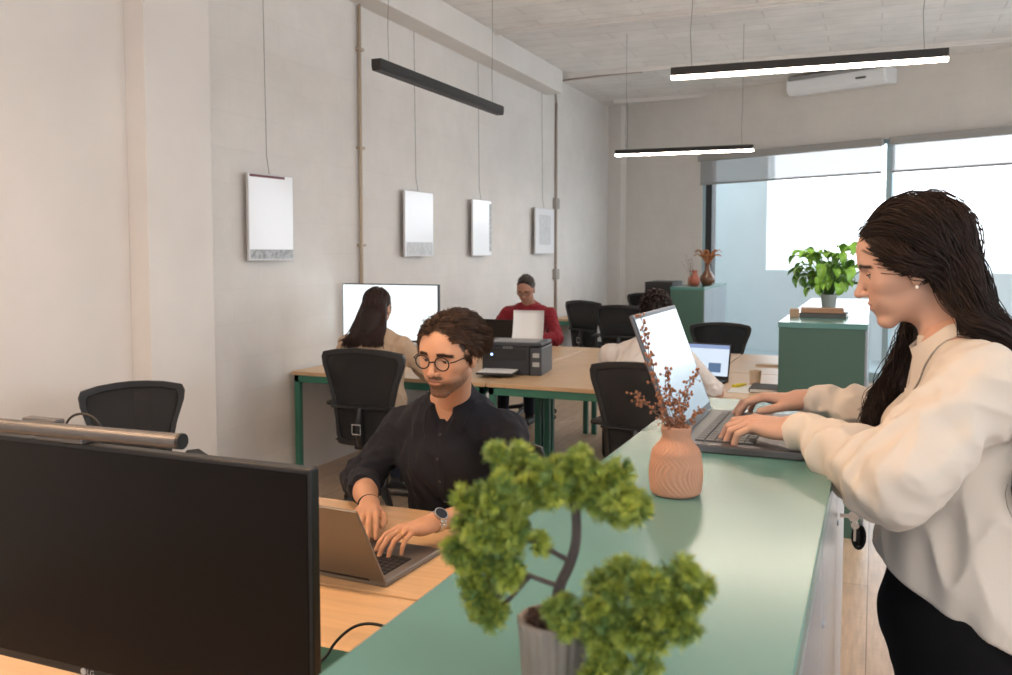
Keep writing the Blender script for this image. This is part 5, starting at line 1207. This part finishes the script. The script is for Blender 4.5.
# man in the red sweater
oD = np.array([-3.0, 7.8, 0])
t, hn, c, so = seated('grey-haired man in a red sweater looking down, seated behind the printer', oD, (.06, -.95, -.42), (-2.955, 7.60, 1.215), (-2.975, 7.73, 1.05), (-2.985, 7.74, .88), (-3.0, 7.86, .54),
    [(-3.20, 7.74, .985), (-2.77, 7.74, .985)], [(-3.31, 7.62, .775), (-2.66, 7.62, .775)], [(-3.08, 7.34, .80), (-2.86, 7.34, .80)], [(.3, -.95, 0), (-.3, -.95, 0)], [(-3.10, 7.42, .52), (-2.86, 7.42, .52)], [(-3.10, 7.40, .1), (-2.84, 7.40, .1)],
    (.44, .23, .16), cloth('red_wool', (.26, .015, .025), .9), 1.75, m_jeans, False, 21, beard=.25, hsc=1.0)
glasses(t, hn_off(hn, oD), m_black, .023, .016, .0018)
rs = np.random.RandomState(6); N = 500; Lr = scalp_roots(N, rs, hn, lambda p: p[1] < .012 + .55 * p[2] and p[2] > -.03); Wd = lambda q: q * hn.sc @ hn.R.T + hn.t
nn = (Lr - [0, -.018, .045]) / np.array([.072, .096, .084]) ** 2; nn /= np.linalg.norm(nn, axis=1, keepdims=True); C = np.stack([Wd(Lr), Wd(Lr + nn * .006 + rs.normal(size=(N, 3)) * .003), Wd(Lr + nn * .010 + [0, -.006, -.004])], 1)
V, F, cc_ = grow_tubes(C, np.array([.0045, .004, .001]), haircol(N, rs, (.10, .085, .075), .5)); s5 = Surf(); s5.add(V - oD, F, cc_); cap = Node(hn.R, hn.t, hn.sc); cap.ell((0, -.020, .047), (.074, .096, .085), .01); cap.half((0, .004, .0), (0, 1, -.6), .004); cap.half((0, 0, -.02), (0, 0, -1), .004); V, F = netmesh(cap, .005); s5.add(V - oD, F, (.07, .058, .05)); s5.obj('hair', m_hair, t)
# person in white, from behind
oE = np.array([-1.13, 4.62, 0])
t, hn, c, so = seated('dark-haired person in a white t-shirt seen from behind the open counter laptop', oE, (.18, 1, -.35), (-1.118, 4.88, 1.205), (-1.14, 4.78, 1.03), (-1.15, 4.70, .85), (-1.12, 4.60, .55),
    [(-.93, 4.80, .955), (-1.35, 4.76, .98)], [(-.80, 4.95, .775), (-1.42, 4.92, .765)], [(-.86, 5.20, .79), (-1.22, 5.17, .79)], [(-.2, .95, 0), (.3, .95, 0)], [(-1.02, 5.00, .52), (-1.24, 5.00, .52)], [(-1.02, 4.98, .1), (-1.24, 4.98, .1)],
    (.50, .27, .18), cloth('white_cotton', (.66, .60, .56), .9), .95, m_jeans, False, 31, torso=1.08)
rs = np.random.RandomState(3); N = 420; Lr = scalp_roots(N, rs, hn, lambda p: p[1] < .02 + .6 * p[2] and p[2] > -.03); Wd = lambda q: q * hn.sc @ hn.R.T + hn.t
nn = (Lr - [0, -.018, .045]) / np.array([.072, .096, .084]) ** 2; nn /= np.linalg.norm(nn, axis=1, keepdims=True); C = np.stack([Wd(Lr), Wd(Lr + nn * .010 + rs.normal(size=(N, 3)) * .004 + [0, -.006, 0]), Wd(Lr + nn * .014 + rs.normal(size=(N, 3)) * .004 + [0, -.016, -.01])], 1)
V, F, cc_ = grow_tubes(C, np.array([.006, .006, .002]), haircol(N, rs, (.022, .012, .009), .45)); s5 = Surf(); s5.add(V - oE, F, cc_); cap = Node(hn.R, hn.t, hn.sc); cap.ell((0, -.024, .047), (.076, .096, .086), .01).ell((0, -.055, -.01), (.06, .045, .04), .03); cap.half((0, .01, .0), (0, 1, -.6), .004); V, F = netmesh(cap, .005); s5.add(V - oE, F, (.018, .010, .008)); s5.obj('hair', m_hair, t)
# ------------------------------------------------------------------ camera, sky, light
cd = bpy.data.cameras.new('camera'); cam = bpy.data.objects.new('camera', cd); COL.objects.link(cam)
cd.sensor_width = 36; cd.sensor_fit = 'HORIZONTAL'; cd.lens = 31.66; cd.shift_y = -.0297
cam.location = (0, 0, 1.55); cam.rotation_euler = (R(90 - 3.5), 0, R(22.536)); cd.clip_end = 2000
cd.dof.use_dof = True; cd.dof.focus_distance = 2.3; cd.dof.aperture_fstop = 7.0
S.camera = cam
W = bpy.data.worlds.new('sky'); S.world = W; W.use_nodes = True
W.node_tree.nodes['Background'].inputs['Color'].default_value = (.86, .935, 1, 1)
W.node_tree.nodes['Background'].inputs['Strength'].default_value = 3.2
def portal(loc, rot, sx, sy):
    l = bpy.data.lights.new('window_portal', 'AREA'); l.shape = 'RECTANGLE'; l.size = sx; l.size_y = sy; l.cycles.is_portal = True
    o = bpy.data.objects.new('window_portal', l); COL.objects.link(o); o.location = loc; o.rotation_euler = rot
for a, b in ys: portal((EX + .15, (a + b) / 2, 1.87), (0, R(90), 0), 2.0, b - a)
for a, b in ((-2.4, -.4), (.9, 2.9)): portal(((a + b) / 2, NY - .15, 1.9), (R(90), 0, 0), b - a, 2.0)
mid = (OL + 9.4) / 2
portal((P0[0] + cw * mid - sw * (D + .1), P0[1] + sw * mid + cw * (D + .1), 2.3), (R(-90), 0, WA), 9.4 - OL, 2.0)
S.view_settings.view_transform = 'Standard'; S.view_settings.look = 'None'; S.view_settings.gamma = 1; S.view_settings.use_curve_mapping = False
S.view_settings.exposure = 0.68
